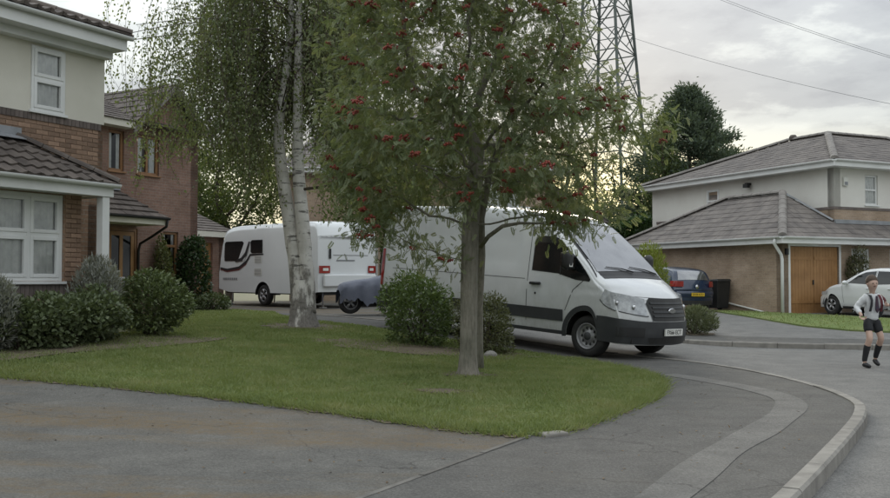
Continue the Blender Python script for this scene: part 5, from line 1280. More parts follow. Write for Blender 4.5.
# ---------------------------------------------------------------- trees and shrubs
def colonize(chain, att, step=.16, infl=1.4, kill=.3, iters=90, droop=0.0):
    """grow a branch skeleton from the chain towards the attraction points"""
    pos = [np.array(p, float) for p in chain]; par = [-1] + list(range(len(chain) - 1)); att = np.array(att, float)
    D = np.linalg.norm(att[:, None] - np.array(pos)[None], axis=2); near = D.argmin(1); nd = D.min(1)
    for _ in range(iters):
        if not len(att): break
        act = nd < infl
        if not act.any():
            act = nd <= nd.min() + .01
        grow = {}
        for i in np.where(act)[0]: grow.setdefault(int(near[i]), []).append(i)
        new = []
        for k, ids in grow.items():
            d = (att[ids] - pos[k]); d /= np.linalg.norm(d, axis=1, keepdims=True) + 1e-9; d = d.mean(0) + rng.normal(0, .12, 3); d[2] -= droop
            d /= np.linalg.norm(d) + 1e-9; new.append(len(pos)); pos.append(pos[k] + d * step); par.append(k)
        N = np.array([pos[i] for i in new]); D = np.linalg.norm(att[:, None] - N[None], axis=2); m = D.min(1); better = m < nd
        near[better] = np.array(new)[D.argmin(1)[better]]; nd = np.minimum(nd, m)
        keep = nd > kill; att, near, nd = att[keep], near[keep], nd[keep]
        if len(pos) > 6000: break
    return np.array(pos), par
def skeleton_mesh(pos, par, tip=.006, ex=2.3, rbase=None, nseg=lambda r: 9 if r > .05 else (5 if r > .015 else 3), mb=None, thin=0.0):
    n = len(pos); ch = [[] for _ in range(n)]
    for i, p in enumerate(par):
        if p >= 0: ch[p].append(i)
    r = np.zeros(n); wt = np.zeros(n)
    for i in range(n - 1, -1, -1):
        r[i] = tip if not ch[i] else (sum(r[c] ** ex for c in ch[i])) ** (1 / ex)
    if rbase: r = tip + (r - tip) * (rbase - tip) / max(1e-6, r[0] - tip)
    mb = mb or MB(); done = set(); stack = [(0, None)]
    while stack:
        i, p = stack.pop(); path = [p, i] if p is not None else [i]
        while ch[i]:
            c = max(ch[i], key=lambda q: r[q]); stack += [(o, i) for o in ch[i] if o != c]; path.append(c); i = c
        if len(path) > 1:
            rad = [r[q] for q in path]
            if p is not None: rad[0] = min(rad[0], rad[1] * 1.25)
            if max(rad) > thin: mb.tube([pos[q] for q in path], rad, nseg(max(rad)), cap=False)
    return mb, r, ch
def cloud(n, c, rad, hollow=0, low=2.0, noise_amp=.18, seed=1):
    """points in an uneven ellipsoid"""
    g = np.random.default_rng(seed); out = []; k = g.normal(size=(7, 3)) * 2.2; ph = g.uniform(0, 6.28, 7)
    while sum(map(len, out)) < n:
        P = g.uniform(-1.25, 1.25, (n * 3, 3)); d = np.linalg.norm(P, axis=1); U = P / (d[:, None] + 1e-9)
        lump = 1 + noise_amp * np.sin(U @ k.T + ph).sum(1) / 2.2
        e = np.where(P[:, 2] > 0, d, (np.hypot(P[:, 0], P[:, 1]) ** 2 + np.abs(P[:, 2]) ** (2 * low / 2)) ** .5)
        out.append(P[(e < lump) & (e > hollow * lump)])
    return np.concatenate(out)[:n] * np.array(rad) + np.array(c)

# --- rowan: two close stems, open crown with red berries
rowan_leaf = mat_leaf('rowan_leaf', [(.105, .14, .075), (.145, .18, .10), (.19, .215, .128), (.225, .215, .128)], 4.5, .45)
RB = Vector((.30, 12.45, L(.30, 12.45)))
rowan = thing('rowan_tree', 'rowan tree with red berry clusters on the front lawn', 'tree', RB)
trunk_pts = [(0, 0, -.05), (.005, 0, .5), (.01, .02, 1.0), (.02, .03, 1.5), (.03, .05, 2.0), (.08, .06, 2.5), (.12, .08, 3.0)]
A = cloud(1000, (.05, .1, 4.05), (2.2, 2.0, 2.6), .2, 3.2, .12, 3)
A = A[~((A[:, 0] > 1.45) & (A[:, 2] > 3.8))]
A = A[~((A[:, 0] > 1.6) & (rng.random(len(A)) < .5))]
lowz = 2.25 - .55 * np.clip((np.abs(A[:, 0] - .0) - .55) / 1.1, 0, 1)
A = A[A[:, 2] > lowz]
extra = np.array([(-1.6, -.3, 1.95), (-1.35, -.5, 1.75), (-1.0, -.6, 1.85), (-1.5, .1, 2.1), (-.8, -.5, 2.0), (1.1, -.4, 1.85), (1.35, -.3, 1.95), (1.15, -.7, 2.05), (1.7, .1, 2.2), (2.35, .2, 3.2), (2.5, .0, 3.6), (2.55, .1, 3.0), (2.3, -.2, 2.5), (-.3, -.7, 2.2), (.5, -.7, 2.35), (-1.95, 0, 2.4)])
A = np.concatenate([A, extra])
pos, par = colonize([(x, y, z) for x, y, z in trunk_pts], A, .14, 1.5, .24, 120)
mb, rr, ch = skeleton_mesh(pos, par, .0045, 1.9, .116)
mb.tube([(0, 0, -.08), (0, 0, .02), (0, 0, .12), (.002, 0, .3)], [.21, .165, .132, .114], 12, cap=False)
mb.build('trunk', wood_bark, rowan, smooth=True)
s2 = MB().tube([(.17, .95, -.05), (.165, .9, .3), (.16, .75, .9), (.19, .5, 1.6), (.18, .35, 2.1), (.30, .3, 2.7), (.55, .35, 3.4), (.75, .45, 4.2)], [.085, .072, .066, .062, .056, .046, .034, .018], 10)
s2.tube([(.18, .3, 1.72), (.28, .12, 1.85), (.45, -.1, 1.97), (.66, -.25, 2.0), (.95, -.35, 1.99)], [.035, .03, .026, .02, .012], 7); s2.build('second_stem', wood_bark, rowan, smooth=True)
# compound leaves
lv, lf_ = [], []
for k in range(6):
    x = .14 + .15 * k
    for sd in (-1, 1):
        o = len(lv); ln_ = .34 - .02 * abs(k - 2); a = R(62 - 3 * k); dx, dy = math.cos(a) * ln_, math.sin(a) * ln_ * sd; dz = -.05 - .10 * (x ** 2)
        px, py = -dy / ln_ * .075, dx / ln_ * .075
        lv += [(x, 0, dz * .8), (x + dx * .5 + px, dy * .5 + py, dz + .015), (x + dx, dy, dz - .05), (x + dx * .5 - px, dy * .5 - py, dz + .015)]; lf_.append((o, o + 1, o + 2, o + 3))
o = len(lv); lv += [(.92, 0, -.12), (1.08, .075, -.15), (1.28, 0, -.22), (1.08, -.075, -.15)]; lf_.append((o, o + 1, o + 2, o + 3))
thin = np.where(rr < .0105)[0]; thin = thin[pos[thin][:, 2] > 1.5]
idx = rng.choice(thin, 27000); P = pos[idx] + rng.normal(0, .14, (27000, 3)); d = rdirs(27000, -.15); out = P - np.array([.15, .1, 3.8]); d += .55 * out / (np.linalg.norm(out, axis=1, keepdims=True) + .1); d[:, 2] -= .25
crown = scatter('crown', lv, lf_, P, d, rng.uniform(.075, .125, 27000), rowan_leaf, rowan, rng.normal(0, .6, 27000))
# berry clusters, each a bunch of small berries
berry = mat('rowan_berry', (.25, .05, .033), (.17, .032, .02), 9, .4)
bm_ = MB(); g = random.Random(4)
for k in range(26):
    a, q = g.uniform(0, 6.28), math.sqrt(g.random()) * .062; c = (q * math.cos(a), q * math.sin(a), g.uniform(-.018, .018) - q * .35); bm_.ell(c, (.0125, .0125, .0125), 5, 4)
bmesh_ = bm_.mesh('berry_cluster', True); bmesh_.materials.append(berry)
cand = thin[(pos[thin][:, 1] < .5)]; ids = rng.choice(cand, 285, replace=False)
for i in ids:
    o = bpy.data.objects.new('berry_cluster', bmesh_); COL.objects.link(o); o.parent = crown; q = pos[i]; o.location = (q[0], q[1] - .17, q[2] - .03)
    s = random.uniform(.65, 1.2); o.scale = (s, s, s); o.rotation_euler = (random.uniform(-.5, .5), random.uniform(-.5, .5), random.uniform(0, 6))

# --- weeping birch with two white stems
birch_leaf = mat_leaf('birch_leaf', [(.10, .135, .072), (.145, .175, .09), (.195, .205, .115)], 2.2, .5)
BB = Vector((-2.78, 18.7, L(-2.78, 18.7)))
birch = thing('birch_tree', 'weeping silver birch with two white stems and dark cracked foot', 'tree', BB)
mb = MB()
mb.tube([(0, 0, -.1), (0, 0, .02), (-.01, 0, .18), (-.02, 0, .5), (-.03, 0, .95)], [.40, .335, .275, .24, .19], 20, cap=False)
def wob(pts, k=6): return [tuple(p) for p in smooth_curve(pts, k)]
st1 = wob([(-.06, .02, .3), (-.13, .03, 1.0), (-.26, .05, 1.9), (-.42, .05, 2.9), (-.52, .05, 3.9), (-.40, .1, 4.9), (-.30, .1, 6.0), (-.25, .1, 7.4), (-.1, .1, 9)]); st2 = wob([(.06, -.02, .3), (.06, -.02, 1.0), (-.02, -.02, 2.0), (-.12, 0, 3.2), (-.13, 0, 4.4), (-.12, 0, 5.8), (-.10, .05, 7.2), (.1, 0, 9.4)])
mb.tube(st1, list(np.linspace(.19, .14, 10)) + list(np.linspace(.152, .03, len(st1) - 10)), 14); mb.tube(st2, list(np.linspace(.195, .135, 10)) + list(np.linspace(.147, .03, len(st2) - 10)), 14)
mb.build('trunk', birch_bark, birch, smooth=True)
lm = MB(); SP, SD = [], []; g = random.Random(11)
for k in range(104):
    st = st1 if k % 2 else st2; i = g.randint(int(len(st) * .55), len(st) - 2); p0 = Vector(st[i]); a = g.uniform(0, 6.283); reach = g.uniform(1.0, 3.2) * (1.0 if p0.z < 7 else .8)
    if math.cos(a) < -.2: reach *= 1.25
    rise = g.uniform(.4, 1.3); e = p0 + Vector((math.cos(a) * reach, math.sin(a) * reach * .85, rise * .4 - reach * .12)); m_ = p0.lerp(e, .5) + Vector((0, 0, rise * .5))
    cv_ = smooth_curve([p0, m_, e], 6); r0 = .015; lm.tube(cv_, list(np.linspace(r0, .005, len(cv_))), 5, cap=False)
    for j in range(17):
        t = g.uniform(.12, 1.0); q = cv_[min(len(cv_) - 1, int(t * (len(cv_) - 1)))] + Vector((g.gauss(0, .16), g.gauss(0, .16), 0))
        ln_ = g.uniform(1.2, 4.6) * (.75 + .35 * t); xx = q.x
        floor_ = 2.9 + .6 * math.sin(xx * 2.3) + g.uniform(-.35, .9)
        if xx > .25: floor_ = 2.3 + g.uniform(-.3, 2.2)
        elif xx > -.7: floor_ = 3.4 + g.uniform(0, 1.2)
        if xx < -3.1: floor_ = max(floor_, 4.4 + g.uniform(-.2, .6))
        ln_ = min(ln_, q.z - floor_)
        if abs(xx + .18) < .50 and q.y < .25 and g.random() < .9: continue
        if ln_ < .35: continue
        sw = Vector((g.gauss(0, .28), g.gauss(0, .28), 0)); n = max(3, int(ln_ / .25)); pts = [q + Vector((math.cos(a) * .15 * math.sin(min(1, s / n * 3) * 1.57), math.sin(a) * .15 * math.sin(min(1, s / n * 3) * 1.57), -ln_ * s / n)) + sw * (s / n) ** 2 for s in range(n + 1)]
        lm.tube(pts, .0035, 3, cap=False)
        for s in range(int(ln_ * 30)):
            f = s / (ln_ * 30) * n; u_ = pts[int(f)].lerp(pts[min(n, int(f) + 1)], f - int(f)); kk = .03 + .07 * abs(math.sin(s * .21 + j)); SP.append((u_.x + g.gauss(0, kk), u_.y + g.gauss(0, kk), u_.z + g.gauss(0, .03))); SD.append((g.gauss(0, .6), g.gauss(0, .6), -.8))
lm.build('branches', twig_mat, birch)
# a dead twig sticking out to the right below the crown
SP, SD = np.array(SP), np.array(SD)
BL = [(0, 0, 0), (.35, .36, .03), (1, 0, -.08), (.35, -.36, .03)]
scatter('crown', BL, LEAF_F, SP, SD, rng.uniform(.035, .08, len(SP)), birch_leaf, birch, rng.uniform(0, 6.28, len(SP)))
MB().tube([(-.05, -.05, 2.72), (.5, -.2, 2.78), (.95, -.3, 2.93), (1.35, -.35, 3.0)], [.035, .028, .02, .01], 6).build('low_branch', twig_mat, birch, smooth=True)

# --- shrubs
def shrub(name, label, cat, base, rad, n, leaf, m, seed, group=None, low=2.6, hollow=.45, up=.3, shape=None, stems=9, amp=.16, aspect=None):
    b = Vector((base[0], base[1], L(base[0], base[1]) if len(base) < 3 else base[2]))
    t = thing(name, label, cat, b, 0, group); P = cloud(n, (0, 0, rad[2] * .52), (rad[0], rad[1], rad[2] * .5), hollow, low, amp, seed)
    if shape: P = shape(P)
    d = P - np.array([0, 0, rad[2] * .3]); d /= np.linalg.norm(d, axis=1, keepdims=True) + 1e-9; d = d * .9 + rdirs(len(P), up) * .9
    P[:, 2] = np.maximum(P[:, 2], .04)
    lv_ = aspect or LEAF_V
    scatter('foliage', lv_, LEAF_F, P, d, rng.uniform(.65, 1.3, len(P)) * leaf, m, t, rng.normal(0, .7, len(P)))
    mb = MB(); g = random.Random(seed)
    for k in range(stems):
        q = P[g.randrange(len(P))]; a = g.uniform(0, 6.28); s0 = Vector((math.cos(a) * .06, math.sin(a) * .06, -.06)); mb.tube([s0, s0.lerp(Vector(q), .5) + Vector((0, 0, .08)), Vector(q)], [.022, .014, .006], 5, cap=False)
    mb.build('stems', twig_mat, t); return t
laurel = mat_leaf('laurel_leaf', [(.07, .11, .036), (.11, .155, .055), (.165, .21, .09)], 6, .25, .42)
skimmia = mat_leaf('glossy_shrub_leaf', [(.07, .10, .04), (.115, .15, .062), (.19, .215, .12)], 7, .2, .35)
coto = mat_leaf('dark_shrub_leaf', [(.075, .10, .05), (.115, .145, .072), (.17, .195, .115)], 6, .2, .45)
silver = mat_leaf('silver_leaf', [(.19, .20, .18), (.26, .27, .245), (.33, .335, .31)], 8, .2, .7)
redbrown = mat_leaf('bronze_leaf', [(.08, .085, .045), (.11, .12, .058), (.15, .155, .075)], 6, .25, .5)
gold = mat_leaf('golden_leaf', [(.10, .14, .02), (.17, .21, .035), (.25, .27, .06)], 5, .3, .6)
dark_ivy = mat_leaf('ivy_leaf', [(.022, .045, .018), (.04, .07, .028), (.07, .10, .04)], 6, .2, .4)
varieg = mat_leaf('variegated_leaf', [(.07, .10, .03), (.14, .16, .06), (.24, .22, .10)], 9, .25, .5)
NARROW = [(0, 0, 0), (.4, .11, .04), (1, 0, -.03), (.4, -.11, .04)]
WIDE = [(0, 0, 0), (.42, .36, .05), (1, 0, -.08), (.42, -.36, .05)]
shrub('laurel_bush', 'rounded green laurel bush beside the rowan trunk', 'bush', (-.45, 16.45), (.64, .6, 1.2), 5200, .075, laurel, 21, amp=.2)
shrub('bronze_bush', 'low bronze green bush behind the rowan trunk', 'bush', (.62, 15.75), (.52, .45, .95), 4200, .055, redbrown, 22, amp=.22)
shrub('glossy_shrub', 'broad glossy green shrub at the corner of the porch', 'shrub', (-4.84, 15.45), (.62, .6, 1.08), 5600, .075, skimmia, 23, amp=.14)
hedge_pts = [(-5.80, 12.9), (-5.60, 13.3), (-5.42, 13.75), (-5.22, 14.2)]
for i, p in enumerate(hedge_pts):
    shrub('cotoneaster_shrub', ['dark green low shrub under the left end of bay window', 'dark leafy shrub below the bay window with bare soil beneath', 'dark spreading shrub under the white bay window, with open stems', 'low dark shrub between the porch post and glossy shrub'][i], 'shrub', p, (.46, .42, .74 + .05 * (i % 2)), 2300, .07, coto, 30 + i, low=1.6, hollow=.3, aspect=WIDE)
shrub('lavender_shrub', 'silvery grey shrub beside the white porch post', 'shrub', (-5.40, 14.62), (.40, .38, 1.12), 5200, .085, silver, 40, aspect=NARROW, up=.9)
shrub('lavender_shrub', 'silvery grey shrub growing under the bay window left of hedge', 'shrub', (-6.05, 12.6), (.42, .38, 1.0), 5200, .085, silver, 41, aspect=NARROW, up=.9)
h2m = Matrix.Translation(Vector((-7.02, 26.9, .45))) @ Matrix.Rotation(HA, 4, 'Z')
def at2(x, y): q = h2m @ Vector((x, y, 0)); return (q.x, q.y)
shrub('climbing_plant', 'yellow green climber on the brick beside the brown door', 'climber', at2(-1.62, -.28), (.24, .24, 1.95), 2200, .08, varieg, 42, low=3)
shrub('ivy_shrub', 'tall dark ivy bush against the brick house corner', 'shrub', at2(-.66, -.5), (.44, .4, 2.15), 4200, .09, dark_ivy, 43, low=3.2, aspect=WIDE)
shrub('ground_plant', 'low blue green plant beside the ivy bush', 'plant', at2(-.75, -1.2), (.45, .35, .45), 1100, .09, coto, 44)
shrub('golden_conifer', 'small rounded golden green conifer behind the van bonnet', 'conifer', (5.0, 23.2), (.50, .5, 2.0), 5200, .10, gold, 45, low=2.2, aspect=NARROW, up=.8, amp=.1)
shrub('lavender_shrub', 'grey green lavender clump by the far kerb', 'shrub', (5.75, 22.0), (.52, .5, .62), 3600, .10, mat_leaf('lavender_leaf', [(.10, .12, .06), (.14, .16, .09), (.18, .19, .12)], 8, .2, .7), 46, aspect=NARROW, up=1.2)
h4m = Matrix.Translation(Vector((10.67, 30.0, .25))) @ Matrix.Rotation(math.atan2(.424, .906), 4, 'Z')
q = h4m @ Vector((2.95, -.35, 0)); shrub('climbing_rose', 'leafy climbing plant with pale flowers beside the white front door', 'climber', (q.x, q.y), (.36, .3, 2.05), 2400, .09, mat_leaf('rose_leaf', [(.06, .07, .035), (.10, .11, .05), (.26, .22, .18)], 9, .2), 47, low=2.8)

# --- background trees
bg_leaf = mat_leaf('backlit_leaf', [(.05, .08, .025), (.08, .11, .035), (.12, .14, .045)], 1.4, .45)
bg_leaf2 = mat_leaf('olive_leaf', [(.04, .065, .02), (.065, .09, .03), (.10, .115, .04)], 1.2, .4)
def bg_tree(name, label, base, height, crad, n, leaf, m, seed, cz=None, group=None, trunk=.16, spread=.3, att=150, slim=False):
    b = Vector((base[0], base[1], L(base[0], base[1]) - .1)); t = thing(name, label, 'tree', b, 0, group)
    cz = cz or height - crad[2]
    A_ = cloud(att, (0, 0, cz), crad, .2, 2.4, .22, seed); g = np.random.default_rng(seed); wob_ = g.normal(0, .08, (12, 2)).cumsum(0)
    nk = max(3, int((cz - crad[2] * .5) / .5)); chain = [(wob_[k % 12, 0] * .5, wob_[k % 12, 1] * .5, .5 * k) for k in range(nk)]
    pos, par = colonize(chain, A_, .32, 2.6, .55, 60)
    mb, r_, _ = skeleton_mesh(pos, par, .012, 2.2, trunk); mb.build('trunk', twig_mat, t, smooth=True)
    tips = np.where(r_ < .03)[0]; tips = tips[pos[tips][:, 2] > cz - crad[2] * 1.05]; ii = g.choice(tips, n); P = pos[ii] + g.normal(0, spread, (n, 3))
    scatter('crown', WIDE, LEAF_F, P, rdirs(n, -.1), g.uniform(.6, 1.3, n) * leaf, m, t, g.uniform(0, 6.28, n)); return t
GB = 'trees behind the houses'
bg_tree('broadleaf_tree', 'leafy green tree rising behind the caravan roof', (-9.3, 41), 8.6, (2.8, 2.2, 3.3), 17000, .13, bg_leaf, 51, 5.2)
bg_tree('broadleaf_tree', 'tall green tree behind the low garage and birch', (-13.5, 47), 8.8, (3.0, 2.6, 3.0), 14000, .14, bg_leaf, 52, 5.4)
bg_tree('broadleaf_tree', 'backlit tree between birch stems and grey roofed house', (-6.2, 52), 8.0, (2.4, 2.2, 2.6), 7000, .14, bg_leaf, 53, 4.9)
bg_tree('broadleaf_tree', 'bushy tree behind the caravan tail and covered motorcycle', (-2.2, 33.6), 6.6, (2.3, 1.2, 2.2), 12000, .11, bg_leaf, 59, 4.4, trunk=.12)
bg_tree('slender_tree', 'thin open tree against the bright sky under the pylon', (8.2, 50), 9.5, (1.1, 1.1, 3.8), 1100, .13, bg_leaf2, 54, 5.6, trunk=.10)
bg_tree('slender_tree', 'thin bare stemmed tree beside the pylon leg', (9.2, 53), 9.0, (.9, .9, 3.6), 800, .13, bg_leaf2, 55, 5.4, trunk=.10)
bg_tree('slender_tree', 'sparse young tree near the dark conifer', (6.9, 49), 8.0, (1.0, 1.0, 3.2), 900, .13, bg_leaf2, 56, 4.9, trunk=.09)
bg_tree('broadleaf_tree', 'olive green tree close against the dark conifer', (11.25, 49), 9.4, (.95, 1.0, 4.3), 6000, .13, bg_leaf2, 57, 5.0)
bg_tree('broadleaf_tree', 'distant tree beyond the roof of the white house', (34, 70), 9.5, (4, 3.5, 3.4), 6000, .2, bg_leaf2, 58, 5.6)
# dark conifer
con_leaf = mat_leaf('conifer_needle', [(.065, .09, .066), (.092, .122, .09), (.125, .16, .112)], 1.6, .28, .8)
def conifer(label, base, h, r, n, seed, lean=0):
    b = Vector((base[0], base[1], L(base[0], base[1]) - .1)); t = thing('conifer_tree', label, 'conifer', b); g = np.random.default_rng(seed)
    mb = MB().tube([(0, 0, 0), (0, 0, h * .5), (0, 0, h * .97)], [.28, .16, .02], 8); P, D = [], []
    nb = 260
    for k in range(nb):
        z = h * (.05 + .93 * (k / nb) ** .9); f = 1 - z / h; R0 = r * (f ** .78) * g.uniform(.72, 1.12) * (1.0 if z > h * .3 else .95) + .15; a = k * 2.399 + g.normal(0, .3)
        e = np.array([math.cos(a) * R0, math.sin(a) * R0, z + .22 * R0 * g.uniform(.3, 1.4)]); s0 = np.array([0, 0, z - .1]); mb.tube([tuple(s0), tuple((s0 + e) / 2 - np.array([0, 0, .06])), tuple(e)], [.04, .025, .008], 4, cap=False)
        m_ = int(n / nb * (R0 / r + .25)); u = g.uniform(.25, 1.05, m_) ** .7; q = s0 + (e - s0) * u[:, None] + g.normal(0, .17, (m_, 3)); P.append(q); dd = np.tile(e - s0, (m_, 1)) * .7 / R0 + g.normal(0, .5, (m_, 3)); dd[:, 2] += .35; D.append(dd)
    mb.build('trunk', twig_mat, t); P, D = np.concatenate(P), np.concatenate(D)
    scatter('crown', [(0, 0, 0), (.4, .17, .03), (1, 0, -.05), (.4, -.17, .03)], LEAF_F, P, D, g.uniform(.14, .30, len(P)), con_leaf, t, g.uniform(0, 6.28, len(P))); return t
conifer('broad dark green conifer standing behind the white house', (13.4, 52), 11.6, 5.9, 90000, 61)
# tall hedge
hd = thing('tall_hedge', 'tall clipped green hedge behind the van and garage', 'hedge', (8.2, 43, L(8.2, 43)))
n = 16000; g = np.random.default_rng(8); P = np.c_[g.uniform(-3.4, 3.4, n), g.uniform(-.8, .8, n), g.uniform(0, 3.45, n)]
face = g.random(n); P[face < .5, 1] = -.75 + g.normal(0, .10, (face < .5).sum()); P[(face >= .5) & (face < .8), 2] = 3.4 + g.normal(0, .12, ((face >= .5) & (face < .8)).sum())
P[:, 2] += .18 * np.sin(P[:, 0] * 2.1) * (P[:, 2] / 3.4)
scatter('foliage', WIDE, LEAF_F, P, rdirs(n, .2), g.uniform(.10, .2, n), mat_leaf('hedge_leaf', [(.02, .045, .012), (.035, .07, .018), (.06, .10, .03)], 2, .25), hd, g.uniform(0, 6.28, n))
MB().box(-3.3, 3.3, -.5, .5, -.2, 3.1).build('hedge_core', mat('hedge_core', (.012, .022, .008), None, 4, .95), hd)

# ---------------------------------------------------------------- pylon and lines
py = thing('electricity_pylon', 'green grey steel lattice pylon rising behind the rowan', 'pylon', (13.75, 80, .2), R(8))
rd = lambda z: max(.25, 4.42 - .0945 * z) if z < 40 else .55
def leg(k, z): a = k * math.pi / 2; return Vector((math.cos(a) * rd(z), math.sin(a) * rd(z), z))
levels = [0, 6.2, 11.6, 16.2, 20.2, 23.8, 27, 29.8, 32.4, 34.8, 37.2, 39.6, 42]
for k in range(4):
    MB().tube([leg(k, z) for z in levels], .13, 4).build('leg', galv, py)
    for i in range(len(levels) - 1):
        z0, z1 = levels[i], levels[i + 1]; b = MB(); a0, a1, c0, c1 = leg(k, z0), leg(k, z1), leg((k + 1) % 4, z0), leg((k + 1) % 4, z1)
        b.bar(a0, c1, .062, 4); b.bar(c0, a1, .062, 4); b.bar(a1, c1, .055, 4)
        if i < 6:
            x = (a0 + c1) / 2; b.bar((a0 + a1) / 2, (a0 * .75 + c1 * .25), .038, 4); b.bar((c0 + c1) / 2, (c0 * .75 + a1 * .25), .038, 4); b.bar(a0.lerp(a1, .5), a0.lerp(c1, .5), .04, 4); b.bar(c0.lerp(c1, .5), x, .04, 4)
        b.build('brace_panel', galv, py)
for z, w in ((28.5, 6.5), (33.5, 7.5), (38.5, 6)):
    for sd in (-1, 1):
        b = MB(); tip = Vector((sd * w, 0, z + .3))
        for yy in (-1, 1): b.bar((0, yy * rd(z) * .7, z), tip, .07, 4); b.bar((0, yy * rd(z) * .5, z + 1.8), tip, .06, 4)
        for t in (.3, .6): b.bar(Vector((0, 0, z)).lerp(tip, t), Vector((0, 0, z + 1.8)).lerp(tip, t), .045, 4)
        b.bar(tip, tip + Vector((0, 0, -2.0)), .08, 6); b.build('cross_arm', galv, py)
pole = thing('wooden_pole', 'wooden pole carrying the overhead lines beyond the white house', 'pole', (42, 47, .2))
MB().tube([(0, 0, -.2), (0, 0, 7.6)], [.15, .11], 10).box(-.06, .06, -1.1, 1.1, 7.1, 7.22).build('pole_shaft', wood_bark, pole)
for (a, b, lab) in (((16.05, 80.3, 21.9), (42, 47.6, 7.2), 'lowest dark overhead line running from the pylon across the sky'), ((20.19, 80.9, 26.8), (42, 46.2, 7.25), 'upper dark overhead line running from the pylon'), ((20.19, 80.9, 27.0), (42, 47.0, 7.6), 'topmost dark overhead line running from the pylon')):
    a, b = Vector(a), Vector(b); pts = [a.lerp(b, k / 24) + Vector((0, 0, -1.1 * 4 * (k / 24) * (1 - k / 24))) for k in range(25)]
    o = MB().tube(pts, .014, 5).build('overhead_line', wire_mat); tag(o, lab, 'cable', 'overhead lines from the pylon')

# small things on the lawn
o = MB().ell((0, 0, .03), (.12, .10, .10), 9, 6).build('stone', stone_grey); o.location = (.72, 15.1, L(.72, 15.1)); tag(o, 'pale rough stone at the foot of the bronze bush', 'stone')
o = MB().box(-.12, .12, -.07, .07, -.05, .03).build('concrete_block', concrete, bevel=.015); o.location = (.90, 7.98, L(.9, 7.98)); o.rotation_euler = (0, 0, .5); tag(o, 'small flat concrete block at the tip of the lawn', 'block')
# ---------------------------------------------------------------- running schoolboy
def skin_mesh(name, pts, edges, sub=2, root=0):
    me = bpy.data.meshes.new(name); me.from_pydata([p[:3] for p in pts], edges, []); o = bpy.data.objects.new(name, me); COL.objects.link(o)
    o.modifiers.new('skin', 'SKIN'); sm = o.modifiers.new('sub', 'SUBSURF'); sm.levels = sm.render_levels = sub
    for i, p in enumerate(pts):
        r = p[3]; r = (r, r) if not isinstance(r, tuple) else r
        me.skin_vertices[0].data[i].radius = r; me.skin_vertices[0].data[i].use_root = (i == root)
    bpy.context.view_layer.update(); dg = bpy.context.evaluated_depsgraph_get()
    out = bpy.data.meshes.new_from_object(o.evaluated_get(dg)); bpy.data.objects.remove(o); out.polygons.foreach_set('use_smooth', [True] * len(out.polygons)); return out
def folds(me, amp):
    """cloth folds: waves along the surface normals"""
    for v in me.vertices:
        c = v.co; k = math.sin(c.z * 95 + 18 * math.sin(c.x * 21) + c.y * 30) * .6 + math.sin(c.x * 80 + c.z * 37) * .4; v.co = c + v.normal * amp * k
    return me
def chainb(groups):
    """joint chains sharing their first point when it repeats"""
    pts, ed, key = [], [], {}
    for g in groups:
        prev = None
        for p in g:
            k = tuple(round(c, 3) for c in p[:3])
            if k not in key: key[k] = len(pts); pts.append(p)
            if prev is not None: ed.append((prev, key[k]))
            prev = key[k]
    return pts, ed
skin_m = mat('skin_tone', (.52, .36, .29), (.46, .31, .245), 6, .55); shirt_m = mat('white_shirt', (.62, .63, .64), (.52, .53, .54), 7, .85); shorts_m = mat('black_shorts', (.018, .019, .022), (.028, .029, .032), 7, .85)
shoe_m = mat('black_shoe', (.014, .014, .015), None, 6, .4); hair_m = mat('brown_hair', (.085, .058, .04), (.05, .034, .024), 30, .7); tie_m = mat('dark_tie', (.025, .03, .06), (.05, .02, .03), 25, .7); maroon = mat('maroon_cloth', (.10, .018, .024), (.07, .014, .018), 8, .8)
boy = thing('person', 'running child in white shirt, dark tie, black shorts and socks', 'person', (6.85, 15.3, float(RZ([(6.85, 15.3)])[0])), R(8))
pel = (0, 0, .79, .070); sp = (0, -.02, .92, .072); chs = (0, -.035, 1.06, .095); nk0 = (-.005, -.045, 1.165, .05); nk = (-.012, -.06, 1.215, .043)
sL, sR = (-.115, -.03, 1.125, .05), (.115, -.035, 1.125, .05)
eL, wL = (-.225, .05, .96, .035), (-.26, -.12, .87, .026)
eR, wR = (.225, .05, .96, .035), (.205, -.15, 1.0, .026)
hL, hR = (-.07, 0, .755, .062), (.07, .0, .755, .062)
kL, aL = (-.105, -.13, .475, .052), (-.13, -.01, .125, .034)
kR, aR = (.135, -.06, .47, .052), (.165, .15, .17, .034)
cL, cR = (-.12, -.065, .33, .05), (.155, .05, .34, .05)
hd_ = [nk, (-.018, -.075, 1.262, .058), (-.024, -.088, 1.315, .088), (-.03, -.09, 1.375, .097), (-.032, -.085, 1.425, .068)]
hand = lambda w, d: (w[0] + d[0], w[1] + d[1], w[2] + d[2], .028)
groups = [[pel, sp, chs, nk0] + hd_, [chs, sL, eL, wL, hand(wL, (0, -.035, -.045))], [chs, sR, eR, wR, hand(wR, (-.045, -.03, .01))],
          [pel, hL, kL, cL, aL, (-.13, -.02, .05, .03), (-.13, -.10, .035, .026)], [pel, hR, kR, cR, aR, (.165, .17, .10, .03), (.165, .10, .045, .026)]]
def fingers(base, fwd, side, n=4):
    base, fwd, side = Vector(base), Vector(fwd).normalized(), Vector(side).normalized(); dn = fwd.cross(side); out = MB()
    for k, ln_ in enumerate((.052, .060, .056, .044)):
        p = base + side * (.0135 * (k - 1.5)); out.tube([p, p + fwd * ln_ * .45, p + fwd * ln_ * .75 + dn * ln_ * .25, p + fwd * ln_ * .85 + dn * ln_ * .5], [.0075, .007, .0065, .005], 6)
    p = base - side * .024 - fwd * .025; out.tube([p, p - side * .018 + fwd * .02, p - side * .016 + fwd * .042], [.009, .008, .006], 6); return out
bpts, bed = chainb(groups)
bme = skin_mesh('body', bpts, bed)
bmx = bmesh.new(); bmx.from_mesh(bme)
